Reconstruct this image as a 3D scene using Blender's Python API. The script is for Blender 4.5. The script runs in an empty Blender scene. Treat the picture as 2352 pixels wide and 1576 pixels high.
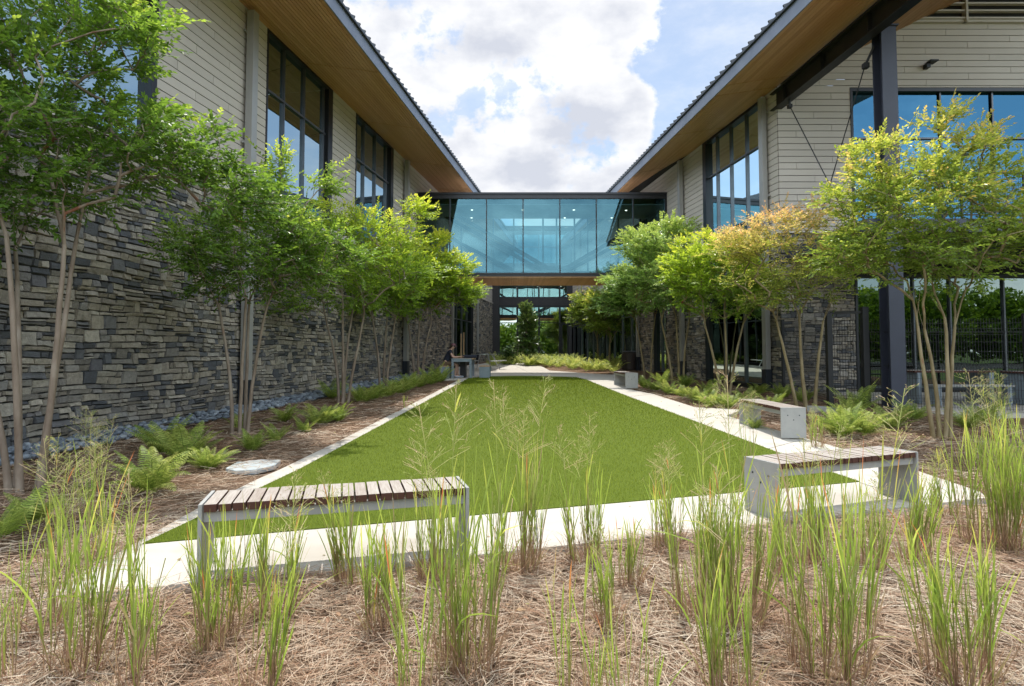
import bpy, bmesh, math, random
import numpy as np
from mathutils import Vector, Matrix, noise as mnoise

random.seed(7)
RNG = np.random.default_rng(7)
SC = bpy.context.scene
COL = SC.collection

# ------------------------------------------------------------------ camera
F_PX, PITCH, CX, HORV, EYE = 1350.0, 0.045, 1176.0, 809.0, 1.4
CY = HORV - F_PX * math.tan(PITCH)
cam = bpy.data.cameras.new('camera')
camo = bpy.data.objects.new('camera', cam)
COL.objects.link(camo)
camo.location = (0, 0, EYE)
camo.rotation_euler = (math.pi / 2 + PITCH, 0, 0)
cam.sensor_width = 36.0
cam.lens = F_PX / 2352.0 * 36.0
cam.shift_y = -(788.0 - CY) / 2352.0
cam.clip_start, cam.clip_end = 0.05, 3000
SC.camera = camo

# ------------------------------------------------------------------ light
SUN_TO = Vector((-0.03, 0.41, 1.0)).normalized()
SUN_EL = math.asin(SUN_TO.z)
SUN_AZ = math.atan2(SUN_TO.x, SUN_TO.y)
sl = bpy.data.lights.new('sun', 'SUN')
sl.energy = 2.5
sl.angle = math.radians(0.53)
sl.color = (1.0, 0.955, 0.88)
so = bpy.data.objects.new('sun', sl)
so.rotation_euler = (-SUN_TO).to_track_quat('-Z', 'Y').to_euler()
so.location = (0, 0, 30)
COL.objects.link(so)

SC.view_settings.view_transform = 'Standard'
SC.view_settings.look = 'None'
SC.view_settings.exposure = 1.10
SC.view_settings.gamma = 1.0
SC.cycles.max_bounces = 10
SC.cycles.transparent_max_bounces = 24
SC.cycles.diffuse_bounces = 4
SC.cycles.glossy_bounces = 4


def rayf(u, v):
    x, y = u - CX, CY - v
    f = F_PX * math.cos(PITCH) - y * math.sin(PITCH)
    return x / f, (y * math.cos(PITCH) + F_PX * math.sin(PITCH)) / f


def G(y):
    """height of the ground: level in front, rising gently into the courtyard"""
    return 0.025 * min(max(0.0, y - 7.0), 36.0)


def gnd(u, v, zo=0.0):
    a, b = rayf(u, v)
    d = 5.0
    for _ in range(150):
        d = 0.5 * d + 0.5 * (G(d) + zo - EYE) / b
    return (a * d, d)


def at_d(u, v, d):
    a, b = rayf(u, v)
    return Vector((a * d, d, EYE + b * d))


# ------------------------------------------------------------------ world
def build_world():
    w = bpy.data.worlds.new('World')
    SC.world = w
    w.use_nodes = True
    nt = w.node_tree
    N, L = nt.nodes, nt.links
    N.clear()
    out = N.new('ShaderNodeOutputWorld')
    sky = N.new('ShaderNodeTexSky')
    sky.sky_type = 'NISHITA'
    sky.sun_disc = False
    sky.sun_elevation = SUN_EL
    sky.sun_rotation = SUN_AZ
    sky.air_density = 1.0
    sky.dust_density = 1.3
    sky.ozone_density = 1.2
    bg = N.new('ShaderNodeBackground')
    bg.inputs['Strength'].default_value = 0.15
    L.new(sky.outputs[0], bg.inputs['Color'])
    tc = N.new('ShaderNodeTexCoord')
    d = tc.outputs['Generated']

    def math_(op, a, b=None, c=None, clamp=False):
        n = N.new('ShaderNodeMath')
        n.operation = op
        n.use_clamp = clamp
        for i, x in enumerate((a, b, c)):
            if x is None:
                continue
            if isinstance(x, (int, float)):
                n.inputs[i].default_value = x
            else:
                L.new(x, n.inputs[i])
        return n.outputs[0]

    def noise_(scale, detail, rough, off, zs=1.0):
        mp = N.new('ShaderNodeMapping')
        mp.inputs['Scale'].default_value = (1, 1, zs)
        mp.inputs['Location'].default_value = off
        L.new(d, mp.inputs['Vector'])
        n = N.new('ShaderNodeTexNoise')
        n.inputs['Scale'].default_value = scale
        n.inputs['Detail'].default_value = detail
        n.inputs['Roughness'].default_value = rough
        L.new(mp.outputs[0], n.inputs['Vector'])
        return n.outputs['Fac']

    # clouds stand in fixed directions of the sky dome
    def blob(u, v, r, s):
        a, b = rayf(u, v)
        k = Vector((a, 1.0, b)).normalized()
        vm = N.new('ShaderNodeVectorMath')
        vm.operation = 'DISTANCE'
        L.new(d, vm.inputs[0])
        vm.inputs[1].default_value = k
        q = math_('DIVIDE', vm.outputs['Value'], r)
        q = math_('MULTIPLY', q, q)
        q = math_('MULTIPLY', q, -1.0)
        e = math_('EXPONENT', q)
        return math_('MULTIPLY', e, s)

    blobs = [(1130, 250, .095, .60), (1360, 235, .115, .95), (1210, 330, .14, .60), (1440, 270, .075, .55), (1400, 30, .09, .45), (1330, 360, .11, .4),
             (880, 40, .17, .75), (1000, 330, .09, .55), (1290, 20, .12, .62), (1450, 40, .05, .35), (1380, 420, .10, .55), (940, 260, .05, .4),
             (1000, 200, .042, -.62), (1190, 122, .034, -.45), (1275, 138, .034, -.55), (1150, 175, .03, -.3), (1430, 130, .040, -.65), (1640, 170, .14, -.75), (1590, 330, .07, -.6),
             (1140, 410, .05, -.35), (700, 300, .3, .4), (1900, 60, .4, -.1)]
    acc = None
    for b in blobs:
        o = blob(*b)
        acc = o if acc is None else math_('ADD', acc, o)
    acc = math_('MINIMUM', acc, .80)
    n1 = noise_(5.0, 12, .62, (3.1, 1.2, .4), 1.3)
    n2 = noise_(2.2, 4, .5, (7.3, 2.2, 5.4), 1.6)
    n3 = noise_(16.0, 10, .6, (1.3, 4.2, 2.4), 1.2)
    dens = math_('ADD', acc, math_('MULTIPLY', math_('SUBTRACT', n1, .5), 1.7))
    dens = math_('ADD', dens, math_('MULTIPLY', math_('SUBTRACT', n2, .5), 1.2))
    dens = math_('ADD', dens, math_('MULTIPLY', math_('SUBTRACT', n3, .5), 1.15))
    mr = N.new('ShaderNodeMapRange')
    mr.interpolation_type = 'SMOOTHSTEP'
    mr.inputs['From Min'].default_value = .40
    mr.inputs['From Max'].default_value = .64
    L.new(dens, mr.inputs['Value'])
    # thin high cloud drifting over the blue
    n5 = noise_(3.1, 9, .62, (2.3, 8.2, 1.1), 2.2)
    mrt = N.new('ShaderNodeMapRange')
    mrt.interpolation_type = 'SMOOTHSTEP'
    mrt.inputs['From Min'].default_value = .40
    mrt.inputs['From Max'].default_value = .72
    mrt.inputs['To Max'].default_value = .62
    L.new(n5, mrt.inputs['Value'])
    mask = math_('MAXIMUM', mr.outputs[0], mrt.outputs[0])
    # shade: thick cores are greyer, broken by noise
    n4 = noise_(7.0, 7, .55, (9.3, 3.2, 7.7), 1.8)
    sh = math_('ADD', math_('MULTIPLY', dens, .20), math_('MULTIPLY', n4, 1.55))
    sh = math_('SUBTRACT', sh, .08)
    for bb_ in ((1340, 285, .050, .36), (1270, 290, .045, .30), (1390, 300, .03, .2), (1230, 400, .05, .2), (1120, 300, .045, .15), (1040, 260, .04, .1), (900, 110, .06, .12), (1130, 60, .05, .1)):
        sh = math_('ADD', sh, blob(*bb_))
    mr2 = N.new('ShaderNodeMapRange')
    mr2.inputs['From Min'].default_value = .74
    mr2.inputs['From Max'].default_value = 1.22
    L.new(sh, mr2.inputs['Value'])
    mix = N.new('ShaderNodeMix')
    mix.data_type = 'RGBA'
    L.new(mr2.outputs[0], mix.inputs['Factor'])
    mix.inputs['A'].default_value = (1.0, 1.0, 1.0, 1)
    mix.inputs['B'].default_value = (.60, .63, .71, 1)
    bg2 = N.new('ShaderNodeBackground')
    # cloud strength is raised overhead and behind the eye as added fill light
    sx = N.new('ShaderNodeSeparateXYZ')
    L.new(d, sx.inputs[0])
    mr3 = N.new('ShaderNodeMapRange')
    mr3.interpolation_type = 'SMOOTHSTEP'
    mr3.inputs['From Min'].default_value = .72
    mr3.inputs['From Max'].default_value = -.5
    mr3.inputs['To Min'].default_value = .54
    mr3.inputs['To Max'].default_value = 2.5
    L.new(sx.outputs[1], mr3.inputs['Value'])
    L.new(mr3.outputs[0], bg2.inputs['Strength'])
    L.new(mix.outputs['Result'], bg2.inputs['Color'])
    ms = N.new('ShaderNodeMixShader')
    L.new(mask, ms.inputs[0])
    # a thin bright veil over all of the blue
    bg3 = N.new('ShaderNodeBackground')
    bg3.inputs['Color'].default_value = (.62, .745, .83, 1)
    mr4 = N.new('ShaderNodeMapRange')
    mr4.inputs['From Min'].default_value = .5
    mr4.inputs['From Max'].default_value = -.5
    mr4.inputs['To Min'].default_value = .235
    mr4.inputs['To Max'].default_value = 1.3  # veil strengthened behind the eye too, as added fill
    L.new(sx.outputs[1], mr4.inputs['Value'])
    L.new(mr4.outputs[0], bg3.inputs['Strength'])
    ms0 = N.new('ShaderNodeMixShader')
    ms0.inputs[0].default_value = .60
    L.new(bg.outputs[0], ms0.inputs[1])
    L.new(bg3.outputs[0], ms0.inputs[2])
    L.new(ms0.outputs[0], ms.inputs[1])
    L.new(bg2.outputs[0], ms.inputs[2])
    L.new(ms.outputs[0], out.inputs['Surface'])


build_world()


# ------------------------------------------------------------------ materials
def mat_new(name):
    m = bpy.data.materials.new(name)
    m.use_nodes = True
    nt = m.node_tree
    nt.nodes.clear()
    out = nt.nodes.new('ShaderNodeOutputMaterial')
    return m, nt, out


class NT:
    def __init__(s, nt):
        s.nt = nt

    def n(s, t, **kw):
        x = s.nt.nodes.new(t)
        for k, v in kw.items():
            setattr(x, k, v)
        return x

    def l(s, a, b):
        s.nt.links.new(a, b)

    def val(s, node, key, v):
        if hasattr(v, 'links') or hasattr(v, 'is_linked'):
            s.l(v, node.inputs[key])
        else:
            node.inputs[key].default_value = v

    def math(s, op, a, b=0.0, clamp=False):
        x = s.n('ShaderNodeMath', operation=op, use_clamp=clamp)
        s.val(x, 0, a)
        s.val(x, 1, b)
        return x.outputs[0]

    def noise(s, scale, detail=4, rough=.5, vec=None, sc=(1, 1, 1)):
        if vec is None:
            vec = s.n('ShaderNodeTexCoord').outputs['Object']
        if sc != (1, 1, 1):
            mp = s.n('ShaderNodeMapping')
            mp.inputs['Scale'].default_value = sc
            s.l(vec, mp.inputs['Vector'])
            vec = mp.outputs[0]
        x = s.n('ShaderNodeTexNoise')
        x.inputs['Scale'].default_value = scale
        x.inputs['Detail'].default_value = detail
        x.inputs['Roughness'].default_value = rough
        s.l(vec, x.inputs['Vector'])
        return x.outputs['Fac']

    def ramp(s, fac, stops, interp='LINEAR'):
        x = s.n('ShaderNodeValToRGB')
        e = x.color_ramp
        e.interpolation = interp
        while len(e.elements) > 1:
            e.elements.remove(e.elements[-1])
        e.elements[0].position = stops[0][0]
        e.elements[0].color = (*stops[0][1], 1)
        for p, c in stops[1:]:
            k = e.elements.new(p)
            k.color = (*c, 1)
        s.l(fac, x.inputs[0])
        return x.outputs[0]

    def mixc(s, fac, a, b, mode='MIX'):
        x = s.n('ShaderNodeMix', data_type='RGBA', blend_type=mode)
        s.val(x, 'Factor', fac)
        for k, v in (('A', a), ('B', b)):
            if isinstance(v, tuple):
                x.inputs[k].default_value = (*v, 1)
            else:
                s.l(v, x.inputs[k])
        return x.outputs['Result']

    def bump(s, h, strength, dist):
        x = s.n('ShaderNodeBump')
        x.inputs['Strength'].default_value = strength
        x.inputs['Distance'].default_value = dist
        s.l(h, x.inputs['Height'])
        return x.outputs[0]

    def island(s):
        return s.n('ShaderNodeNewGeometry').outputs['Random Per Island']

    def pr(s, out, base, rough=.6, metal=0.0, spec=.5, normal=None):
        p = s.n('ShaderNodeBsdfPrincipled')
        if isinstance(base, tuple):
            p.inputs['Base Color'].default_value = (*base, 1)
        else:
            s.l(base, p.inputs['Base Color'])
        s.val(p, 'Roughness', rough)
        p.inputs['Metallic'].default_value = metal
        p.inputs['Specular IOR Level'].default_value = spec
        if normal is not None:
            s.l(normal, p.inputs['Normal'])
        if out is not None:
            s.l(p.outputs[0], out.inputs[0])
        return p.outputs[0]


def m_simple(name, c1, c2=None, scale=6, rough=.6, metal=0.0, spec=.5, bump=.2, bdist=.004, sc=(1, 1, 1), isl=0.0, fine=60):
    m, nt, out = mat_new(name)
    t = NT(nt)
    c2 = c2 or tuple(x * .8 for x in c1)
    f = t.noise(scale, 6, .6, sc=sc)
    f = t.ramp(f, [(.3, (0, 0, 0)), (.7, (1, 1, 1))])
    col = t.mixc(f, c1, c2)
    if isl:
        k = t.n('ShaderNodeMapRange')
        k.inputs['To Min'].default_value = 1 - isl
        k.inputs['To Max'].default_value = 1 + isl
        t.l(t.island(), k.inputs['Value'])
        h = t.n('ShaderNodeHueSaturation')
        t.l(col, h.inputs['Color'])
        t.l(k.outputs[0], h.inputs['Value'])
        col = h.outputs[0]
    nr = t.bump(t.noise(fine, 5, .6, sc=sc), bump, bdist)
    r = t.math('ADD', rough - .06, t.math('MULTIPLY', t.noise(scale * 3, 4), .12))
    t.pr(out, col, r, metal, spec, nr)
    return m


def m_leaf(name, ramp, rough=.38, trans=.46, spec=.5, vein=True):
    """leaf: colour runs along the attribute 'tone' of each leaf"""
    m, nt, out = mat_new(name)
    t = NT(nt)
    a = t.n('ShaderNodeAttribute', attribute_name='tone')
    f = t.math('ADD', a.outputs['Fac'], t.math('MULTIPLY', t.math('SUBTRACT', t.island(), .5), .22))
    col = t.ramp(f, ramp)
    hs = t.n('ShaderNodeHueSaturation')
    mrn = t.n('ShaderNodeMapRange')
    mrn.inputs['To Min'].default_value = .75
    mrn.inputs['To Max'].default_value = 1.25
    t.l(t.island(), mrn.inputs['Value'])
    t.l(mrn.outputs[0], hs.inputs['Value'])
    t.l(col, hs.inputs['Color'])
    col = hs.outputs[0]
    p = t.pr(None, col, rough, 0, spec)
    tr = t.n('ShaderNodeBsdfTranslucent')
    h2 = t.n('ShaderNodeHueSaturation')
    h2.inputs['Hue'].default_value = .485
    h2.inputs['Saturation'].default_value = 1.0
    h2.inputs['Value'].default_value = 1.7
    t.l(col, h2.inputs['Color'])
    t.l(h2.outputs[0], tr.inputs['Color'])
    mx = t.n('ShaderNodeMixShader')
    mx.inputs[0].default_value = trans
    t.l(p, mx.inputs[1])
    t.l(tr.outputs[0], mx.inputs[2])
    t.l(mx.outputs[0], out.inputs[0])
    return m


def m_glass(name, tint=(.5, .6, .6), refl=.3, rcol=(1, 1, 1), wave=.0):
    m, nt, out = mat_new(name)
    t = NT(nt)
    tr = t.n('ShaderNodeBsdfTransparent')
    tr.inputs['Color'].default_value = (*tint, 1)
    gl = t.n('ShaderNodeBsdfGlossy')
    gl.inputs['Roughness'].default_value = 0.0
    gl.inputs['Color'].default_value = (*rcol, 1)
    if wave:
        b = t.bump(t.noise(1.1, 1, .4), wave, .02)
        t.l(b, gl.inputs['Normal'])
    lw = t.n('ShaderNodeLayerWeight')
    lw.inputs['Blend'].default_value = .35
    f = t.math('ADD', t.math('MULTIPLY', lw.outputs['Fresnel'], 1 - refl), refl, True)
    mx = t.n('ShaderNodeMixShader')
    t.l(f, mx.inputs[0])
    t.l(tr.outputs[0], mx.inputs[1])
    t.l(gl.outputs[0], mx.inputs[2])
    t.l(mx.outputs[0], out.inputs[0])
    return m


M = {}


def build_mats():
    # stone veneer
    m, nt, out = mat_new('stone_veneer')
    t = NT(nt)
    c = t.ramp(t.island(), [(0, (.11, .118, .135)), (.13, (.155, .162, .178)), (.2, (.25, .248, .25)), (.32, (.34, .305, .255)),
                            (.5, (.45, .40, .33)), (.68, (.55, .485, .39)), (.8, (.37, .355, .33)), (.9, (.62, .56, .46)), (1, (.19, .19, .21))])
    n = t.noise(14, 8, .65)
    c = t.mixc(t.ramp(n, [(.35, (0, 0, 0)), (.75, (.55, .55, .55))]), c, (.10, .095, .085), 'MIX')
    n2 = t.noise(5, 3, .5)
    c = t.mixc(t.math('MULTIPLY', n2, .35), c, (.46, .38, .30), 'MULTIPLY')
    t.pr(out, c, .85, 0, .25, t.bump(t.noise(30, 8, .7), 1.0, .035))
    M['stone'] = m
    # dark mortar and shadow gap backing
    M['backing'] = m_simple('dark_backing', (.03, .028, .026), rough=.9)
    # cement siding
    m, nt, out = mat_new('cement_siding')
    t = NT(nt)
    c = t.mixc(t.noise(1.3, 4, .6), (.50, .45, .395), (.57, .515, .455))
    h = t.n('ShaderNodeHueSaturation')
    k = t.n('ShaderNodeMapRange')
    k.inputs['To Min'].default_value = .95
    k.inputs['To Max'].default_value = 1.05
    t.l(t.island(), k.inputs['Value'])
    t.l(k.outputs[0], h.inputs['Value'])
    t.l(c, h.inputs['Color'])
    t.pr(out, h.outputs[0], .72, 0, .35, t.bump(t.noise(90, 5, .6), .25, .003))
    M['siding'] = m
    # timber soffit boards
    m, nt, out = mat_new('timber_soffit')
    t = NT(nt)
    gr = t.noise(9, 7, .65, sc=(7, .35, 7))
    c = t.ramp(t.island(), [(0, (.52, .27, .115)), (.5, (.60, .325, .15)), (1, (.67, .38, .19))])
    c = t.mixc(t.ramp(gr, [(.35, (0, 0, 0)), (.8, (.5, .5, .5))]), c, (.36, .17, .07))
    t.pr(out, c, .42, 0, .45, t.bump(gr, .15, .002))
    M['soffit'] = m
    # weathered bench slats
    m, nt, out = mat_new('weathered_wood')
    t = NT(nt)
    gr = t.noise(10, 8, .7, sc=(9, .7, 9))
    c = t.ramp(t.island(), [(0, (.36, .32, .285)), (.5, (.44, .405, .365)), (1, (.30, .25, .215))])
    c = t.mixc(t.ramp(gr, [(.3, (0, 0, 0)), (.75, (.75, .75, .75))]), c, (.15, .105, .08))
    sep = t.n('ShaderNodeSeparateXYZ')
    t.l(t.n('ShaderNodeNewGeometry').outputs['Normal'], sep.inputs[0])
    up = t.math('GREATER_THAN', sep.outputs[2], .5)   # silvered tops; sides and undersides have their shade put into the colour
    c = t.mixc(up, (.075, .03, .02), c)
    t.pr(out, c, .7, 0, .3, t.bump(gr, .5, .003))
    M['wood'] = m
    M['wood_tan'] = m_simple('tan_wood', (.44, .30, .17), (.33, .21, .11), 5, .5, sc=(1, 8, 1))
    M['roof'] = m_simple('roof_metal', (.10, .105, .11), (.07, .075, .08), 3, .42, .75)
    m, nt, out = mat_new('fascia_metal')
    t = NT(nt)
    c = t.mixc(t.ramp(t.noise(1.6, 5, .6), [(.3, (0, 0, 0)), (.7, (1, 1, 1))]), (.17, .19, .235), (.24, .26, .31))
    t.pr(out, c, .42, .35, .5, t.bump(t.noise(2.2, 3, .5), .35, .03))
    M['fascia'] = m
    M['frame'] = m_simple('dark_frame', (.022, .023, .027), (.03, .03, .034), 3, .38, .3, spec=.5, bump=.05)
    M['mullion'] = m_simple('mullion_metal', (.13, .135, .15), (.10, .105, .115), 3, .35, .6, bump=.05)
    M['steel_paint'] = m_simple('blue_grey_steel_paint', (.040, .045, .068), (.032, .036, .056), 2, .45, .0, bump=.08)
    M['steel_black'] = m_simple('black_steel_paint', (.014, .014, .016), (.02, .02, .022), 3, .5, .0, bump=.08)
    M['downspout'] = m_simple('downspout_paint', (.34, .33, .32), (.40, .39, .375), 1.2, .42, .25, bump=.06)
    M['boot'] = m_simple('cast_iron_boot', (.02, .026, .036), (.03, .034, .045), 3, .5, .2)
    # concrete
    m, nt, out = mat_new('pavement_concrete')
    t = NT(nt)
    n1 = t.noise(.9, 6, .6)
    n2 = t.noise(7, 8, .65)
    c = t.mixc(t.ramp(n1, [(.3, (0, 0, 0)), (.7, (1, 1, 1))]), (.42, .388, .34), (.485, .452, .40))
    c = t.mixc(t.ramp(n2, [(.45, (0, 0, 0)), (.8, (.35, .35, .35))]), c, (.36, .32, .27))
    st = t.noise(1.9, 3, .5)
    c = t.mixc(t.ramp(st, [(.60, (0, 0, 0)), (.70, (.5, .5, .5))]), c, (.33, .295, .25))
    t.pr(out, c, .82, 0, .3, t.bump(t.noise(220, 4, .6), .35, .002))
    M['pave'] = m
    m, nt, out = mat_new('precast_concrete')
    t = NT(nt)
    n1 = t.noise(3, 7, .65)
    c = t.mixc(t.ramp(n1, [(.3, (0, 0, 0)), (.7, (1, 1, 1))]), (.27, .27, .26), (.36, .355, .335))
    pit = t.n('ShaderNodeTexVoronoi')
    pit.inputs['Scale'].default_value = 26
    t.l(t.n('ShaderNodeTexCoord').outputs['Object'], pit.inputs['Vector'])
    pf = t.ramp(pit.outputs['Distance'], [(.05, (1, 1, 1)), (.1, (0, 0, 0))])
    c = t.mixc(pf, c, (.2, .2, .19))
    t.pr(out, c, .8, 0, .3, t.bump(t.noise(120, 4, .6), .3, .002))
    M['precast'] = m
    M['blue_concrete'] = m_simple('blue_grey_concrete', (.19, .23, .26), (.24, .28, .31), 5, .7)
    M['galv'] = m_simple('galvanised_steel', (.55, .57, .58), (.42, .44, .46), 12, .32, .9, bump=.05)
    # lawn
    m, nt, out = mat_new('turf_base')
    t = NT(nt)
    n1 = t.noise(70, 5, .7)
    n2 = t.noise(1.1, 3, .5)
    c = t.ramp(n1, [(.25, (.045, .070, .004)), (.5, (.102, .146, .007)), (.8, (.19, .245, .014))])
    c = t.mixc(t.math('MULTIPLY', n2, .22), c, (.14, .18, .010))
    t.pr(out, c, .75, 0, .2, t.bump(t.noise(110, 3, .7), 1.0, .02))
    M['turf'] = m
    M['turf_blade'] = m_leaf('turf_blade', [(0, (.055, .085, .004)), (.5, (.112, .160, .007)), (1, (.21, .26, .015))], .6, .3, .25)
    # pine straw
    m, nt, out = mat_new('pine_straw_floor')
    t = NT(nt)
    a1 = t.noise(20, 8, .75, sc=(1, 3.2, 1))
    a2 = t.noise(20, 8, .75, sc=(3.2, 1, 1))
    c = t.ramp(t.math('MAXIMUM', a1, a2), [(.40, (.06, .036, .024)), (.56, (.20, .125, .08)), (.72, (.42, .31, .22))])
    n2 = t.noise(1.2, 4, .6)
    c = t.mixc(t.ramp(n2, [(.35, (0, 0, 0)), (.65, (.5, .5, .5))]), c, (.17, .10, .06))
    t.pr(out, c, .9, 0, .15, t.bump(t.math('MAXIMUM', a1, a2), .9, .05))
    M['straw_floor'] = m
    m, nt, out = mat_new('pine_needles')
    t = NT(nt)
    c = t.ramp(t.island(), [(0, (.15, .075, .042)), (.2, (.29, .175, .11)), (.5, (.37, .28, .195)), (.75, (.46, .37, .27)), (1, (.60, .51, .40))])
    n2 = t.noise(1.0, 4, .6)
    c = t.mixc(t.ramp(n2, [(.42, (0, 0, 0)), (.68, (.62, .62, .62))]), c, (.30, .15, .075))
    t.pr(out, c, .6, 0, .3)
    M['needles'] = m
    m, nt, out = mat_new('outer_grass')
    t = NT(nt)
    c = t.ramp(t.noise(3, 8, .7), [(.3, (.05, .08, .02)), (.7, (.12, .16, .05))])
    t.pr(out, c, .9, 0, .1)
    M['outer'] = m
    M['asphalt'] = m_simple('asphalt', (.055, .055, .056), (.04, .04, .042), 4, .85)
    m, nt, out = mat_new('river_pebbles')
    t = NT(nt)
    c = t.ramp(t.island(), [(0, (.09, .105, .13)), (.4, (.17, .20, .24)), (.8, (.25, .285, .33)), (1, (.36, .39, .43))])
    c = t.mixc(t.math('MULTIPLY', t.noise(30, 5), .4), c, (.12, .13, .15))
    t.pr(out, c, .55, 0, .4)
    M['pebble'] = m
    # foliage
    M['leaf_a'] = m_leaf('deep_green_leaf', [(0, (.06, .13, .018)), (.45, (.13, .24, .026)), (.8, (.28, .40, .05)), (1, (.46, .50, .08))])
    M['leaf_b'] = m_leaf('fresh_green_leaf', [(0, (.08, .16, .018)), (.4, (.17, .29, .026)), (.75, (.34, .46, .036)), (1, (.52, .54, .06))])
    M['leaf_c'] = m_leaf('yellow_green_leaf', [(0, (.085, .16, .018)), (.45, (.19, .28, .035)), (.75, (.42, .45, .07)), (1, (.55, .42, .12))])
    M['leaf_d'] = m_leaf('coppery_leaf', [(0, (.11, .18, .025)), (.35, (.26, .31, .045)), (.6, (.47, .42, .10)), (.85, (.60, .43, .16)), (1, (.60, .36, .14))])
    M['leaf_e'] = m_leaf('glossy_dark_leaf', [(0, (.045, .10, .03)), (.6, (.10, .18, .045)), (1, (.24, .33, .08))], .22, .15, .7)
    M['leaf_f'] = m_leaf('blue_green_leaf', [(0, (.09, .18, .045)), (.5, (.21, .34, .075)), (1, (.40, .50, .11))], .24, .3, .8)
    M['fern'] = m_leaf('fern_leaf', [(0, (.09, .16, .025)), (.5, (.21, .29, .05)), (1, (.44, .47, .13))], .5, .42, .35)
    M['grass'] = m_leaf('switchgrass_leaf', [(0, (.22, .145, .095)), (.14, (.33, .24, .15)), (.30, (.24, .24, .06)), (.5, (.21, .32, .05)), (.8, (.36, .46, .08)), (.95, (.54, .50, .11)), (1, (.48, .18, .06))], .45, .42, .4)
    M['stalk'] = m_leaf('dry_stalk', [(0, (.28, .165, .11)), (.3, (.36, .25, .14)), (.55, (.26, .30, .08)), (.8, (.34, .38, .12)), (1, (.56, .42, .27))], .6, .25, .2)
    m, nt, out = mat_new('smooth_bark')
    t = NT(nt)
    n1 = t.noise(6, 6, .6, sc=(1, 1, .35))
    n2 = t.noise(3, 3, .5, sc=(1, 1, .3))
    c = t.ramp(n1, [(.3, (.15, .105, .075)), (.5, (.24, .185, .14)), (.7, (.33, .275, .22))])
    c = t.mixc(t.ramp(n2, [(.62, (0, 0, 0)), (.67, (.9, .9, .9))]), c, (.20, .065, .03))
    t.pr(out, c, .6, 0, .3, t.bump(n1, .3, .004))
    M['bark'] = m
    m, nt, out = mat_new('olive_bark')
    t = NT(nt)
    c = t.ramp(t.noise(6, 6, .6, sc=(1, 1, .35)), [(.3, (.15, .11, .055)), (.5, (.23, .18, .095)), (.7, (.34, .28, .17))])
    c = t.mixc(t.ramp(t.noise(3.4, 3, .5, sc=(1, 1, .3)), [(.64, (0, 0, 0)), (.68, (.9, .9, .9))]), c, (.22, .07, .03))
    t.pr(out, c, .6, 0, .3)
    M['bark2'] = m
    # glass
    M['glass'] = m_glass('window_glass', (.34, .44, .44), .50, (.74, .93, 1.0), .08)
    M['glass_teal'] = m_glass('bridge_glass', (.44, .66, .70), .28, (.15, .33, .40), .05)
    M['glass_dark'] = m_glass('tinted_glass', (.16, .20, .19), .22, (.50, .60, .56), .10)
    M['glass_blue'] = m_glass('blue_reflective_glass', (.06, .16, .22), .5, (.09, .25, .40), .05)
    M['interior'] = m_simple('interior_wall', (.16, .15, .14), rough=.8)
    M['interior_dark'] = m_simple('dark_interior', (.035, .035, .035), rough=.8)
    M['ceiling'] = m_simple('interior_ceiling', (.62, .61, .58), rough=.8)
    m, nt, out = mat_new('lamp_glow')
    t = NT(nt)
    e = t.n('ShaderNodeEmission')
    e.inputs['Color'].default_value = (1, .88, .7, 1)
    e.inputs['Strength'].default_value = 2.2
    t.l(e.outputs[0], out.inputs[0])
    M['lamp'] = m
    M['flag'] = m_simple('flagstone', (.42, .46, .47), (.33, .36, .37), 5, .8)
    M['skin'] = m_simple('skin', (.52, .32, .24), (.50, .30, .22), 3, .5, bump=.02)
    M['navy'] = m_simple('navy_cloth', (.022, .026, .045), rough=.85)
    M['khaki'] = m_simple('khaki_cloth', (.17, .11, .06), rough=.85)
    M['maroon'] = m_simple('maroon_cloth', (.16, .07, .085), rough=.8)
    M['hair'] = m_simple('brown_hair', (.06, .035, .02), rough=.6)
    M['shoe'] = m_simple('grey_shoe', (.36, .39, .45), rough=.7)
    M['white_paint'] = m_simple('off_white_coating', (.62, .62, .60), rough=.5)
    M['brick_dark'] = m_simple('dark_brick', (.035, .034, .04), (.05, .045, .045), 8, .7)
    M['bin'] = m_simple('dark_bin', (.06, .045, .04), rough=.6)
    M['black_plastic'] = m_simple('black_plastic', (.012, .012, .016), rough=.5)


build_mats()

# ------------------------------------------------------------------ object helpers
LOC = {}


def tag(o, label=None, cat=None, group=None, kind=None):
    if label:
        o['label'] = label
    if cat:
        o['category'] = cat
    if group:
        o['group'] = group
    if kind:
        o['kind'] = kind
    return o


def thing(name, label, cat, loc=(0, 0, 0), group=None):
    o = bpy.data.objects.new(name, None)
    o.empty_display_size = .2
    COL.objects.link(o)
    o.location = loc
    LOC[o.name] = Vector(loc)
    return tag(o, label, cat, group)


def link_mesh(name, me, mat, parent=None, loc=None):
    o = bpy.data.objects.new(name, me)
    COL.objects.link(o)
    if mat is not None:
        for mm in (mat if isinstance(mat, (list, tuple)) else [mat]):
            me.materials.append(mm)
    if parent is not None:
        o.parent = parent
        LOC[o.name] = LOC.get(parent.name, Vector((0, 0, 0)))
    elif loc is not None:
        o.location = loc
        LOC[o.name] = Vector(loc)
    return o


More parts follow.
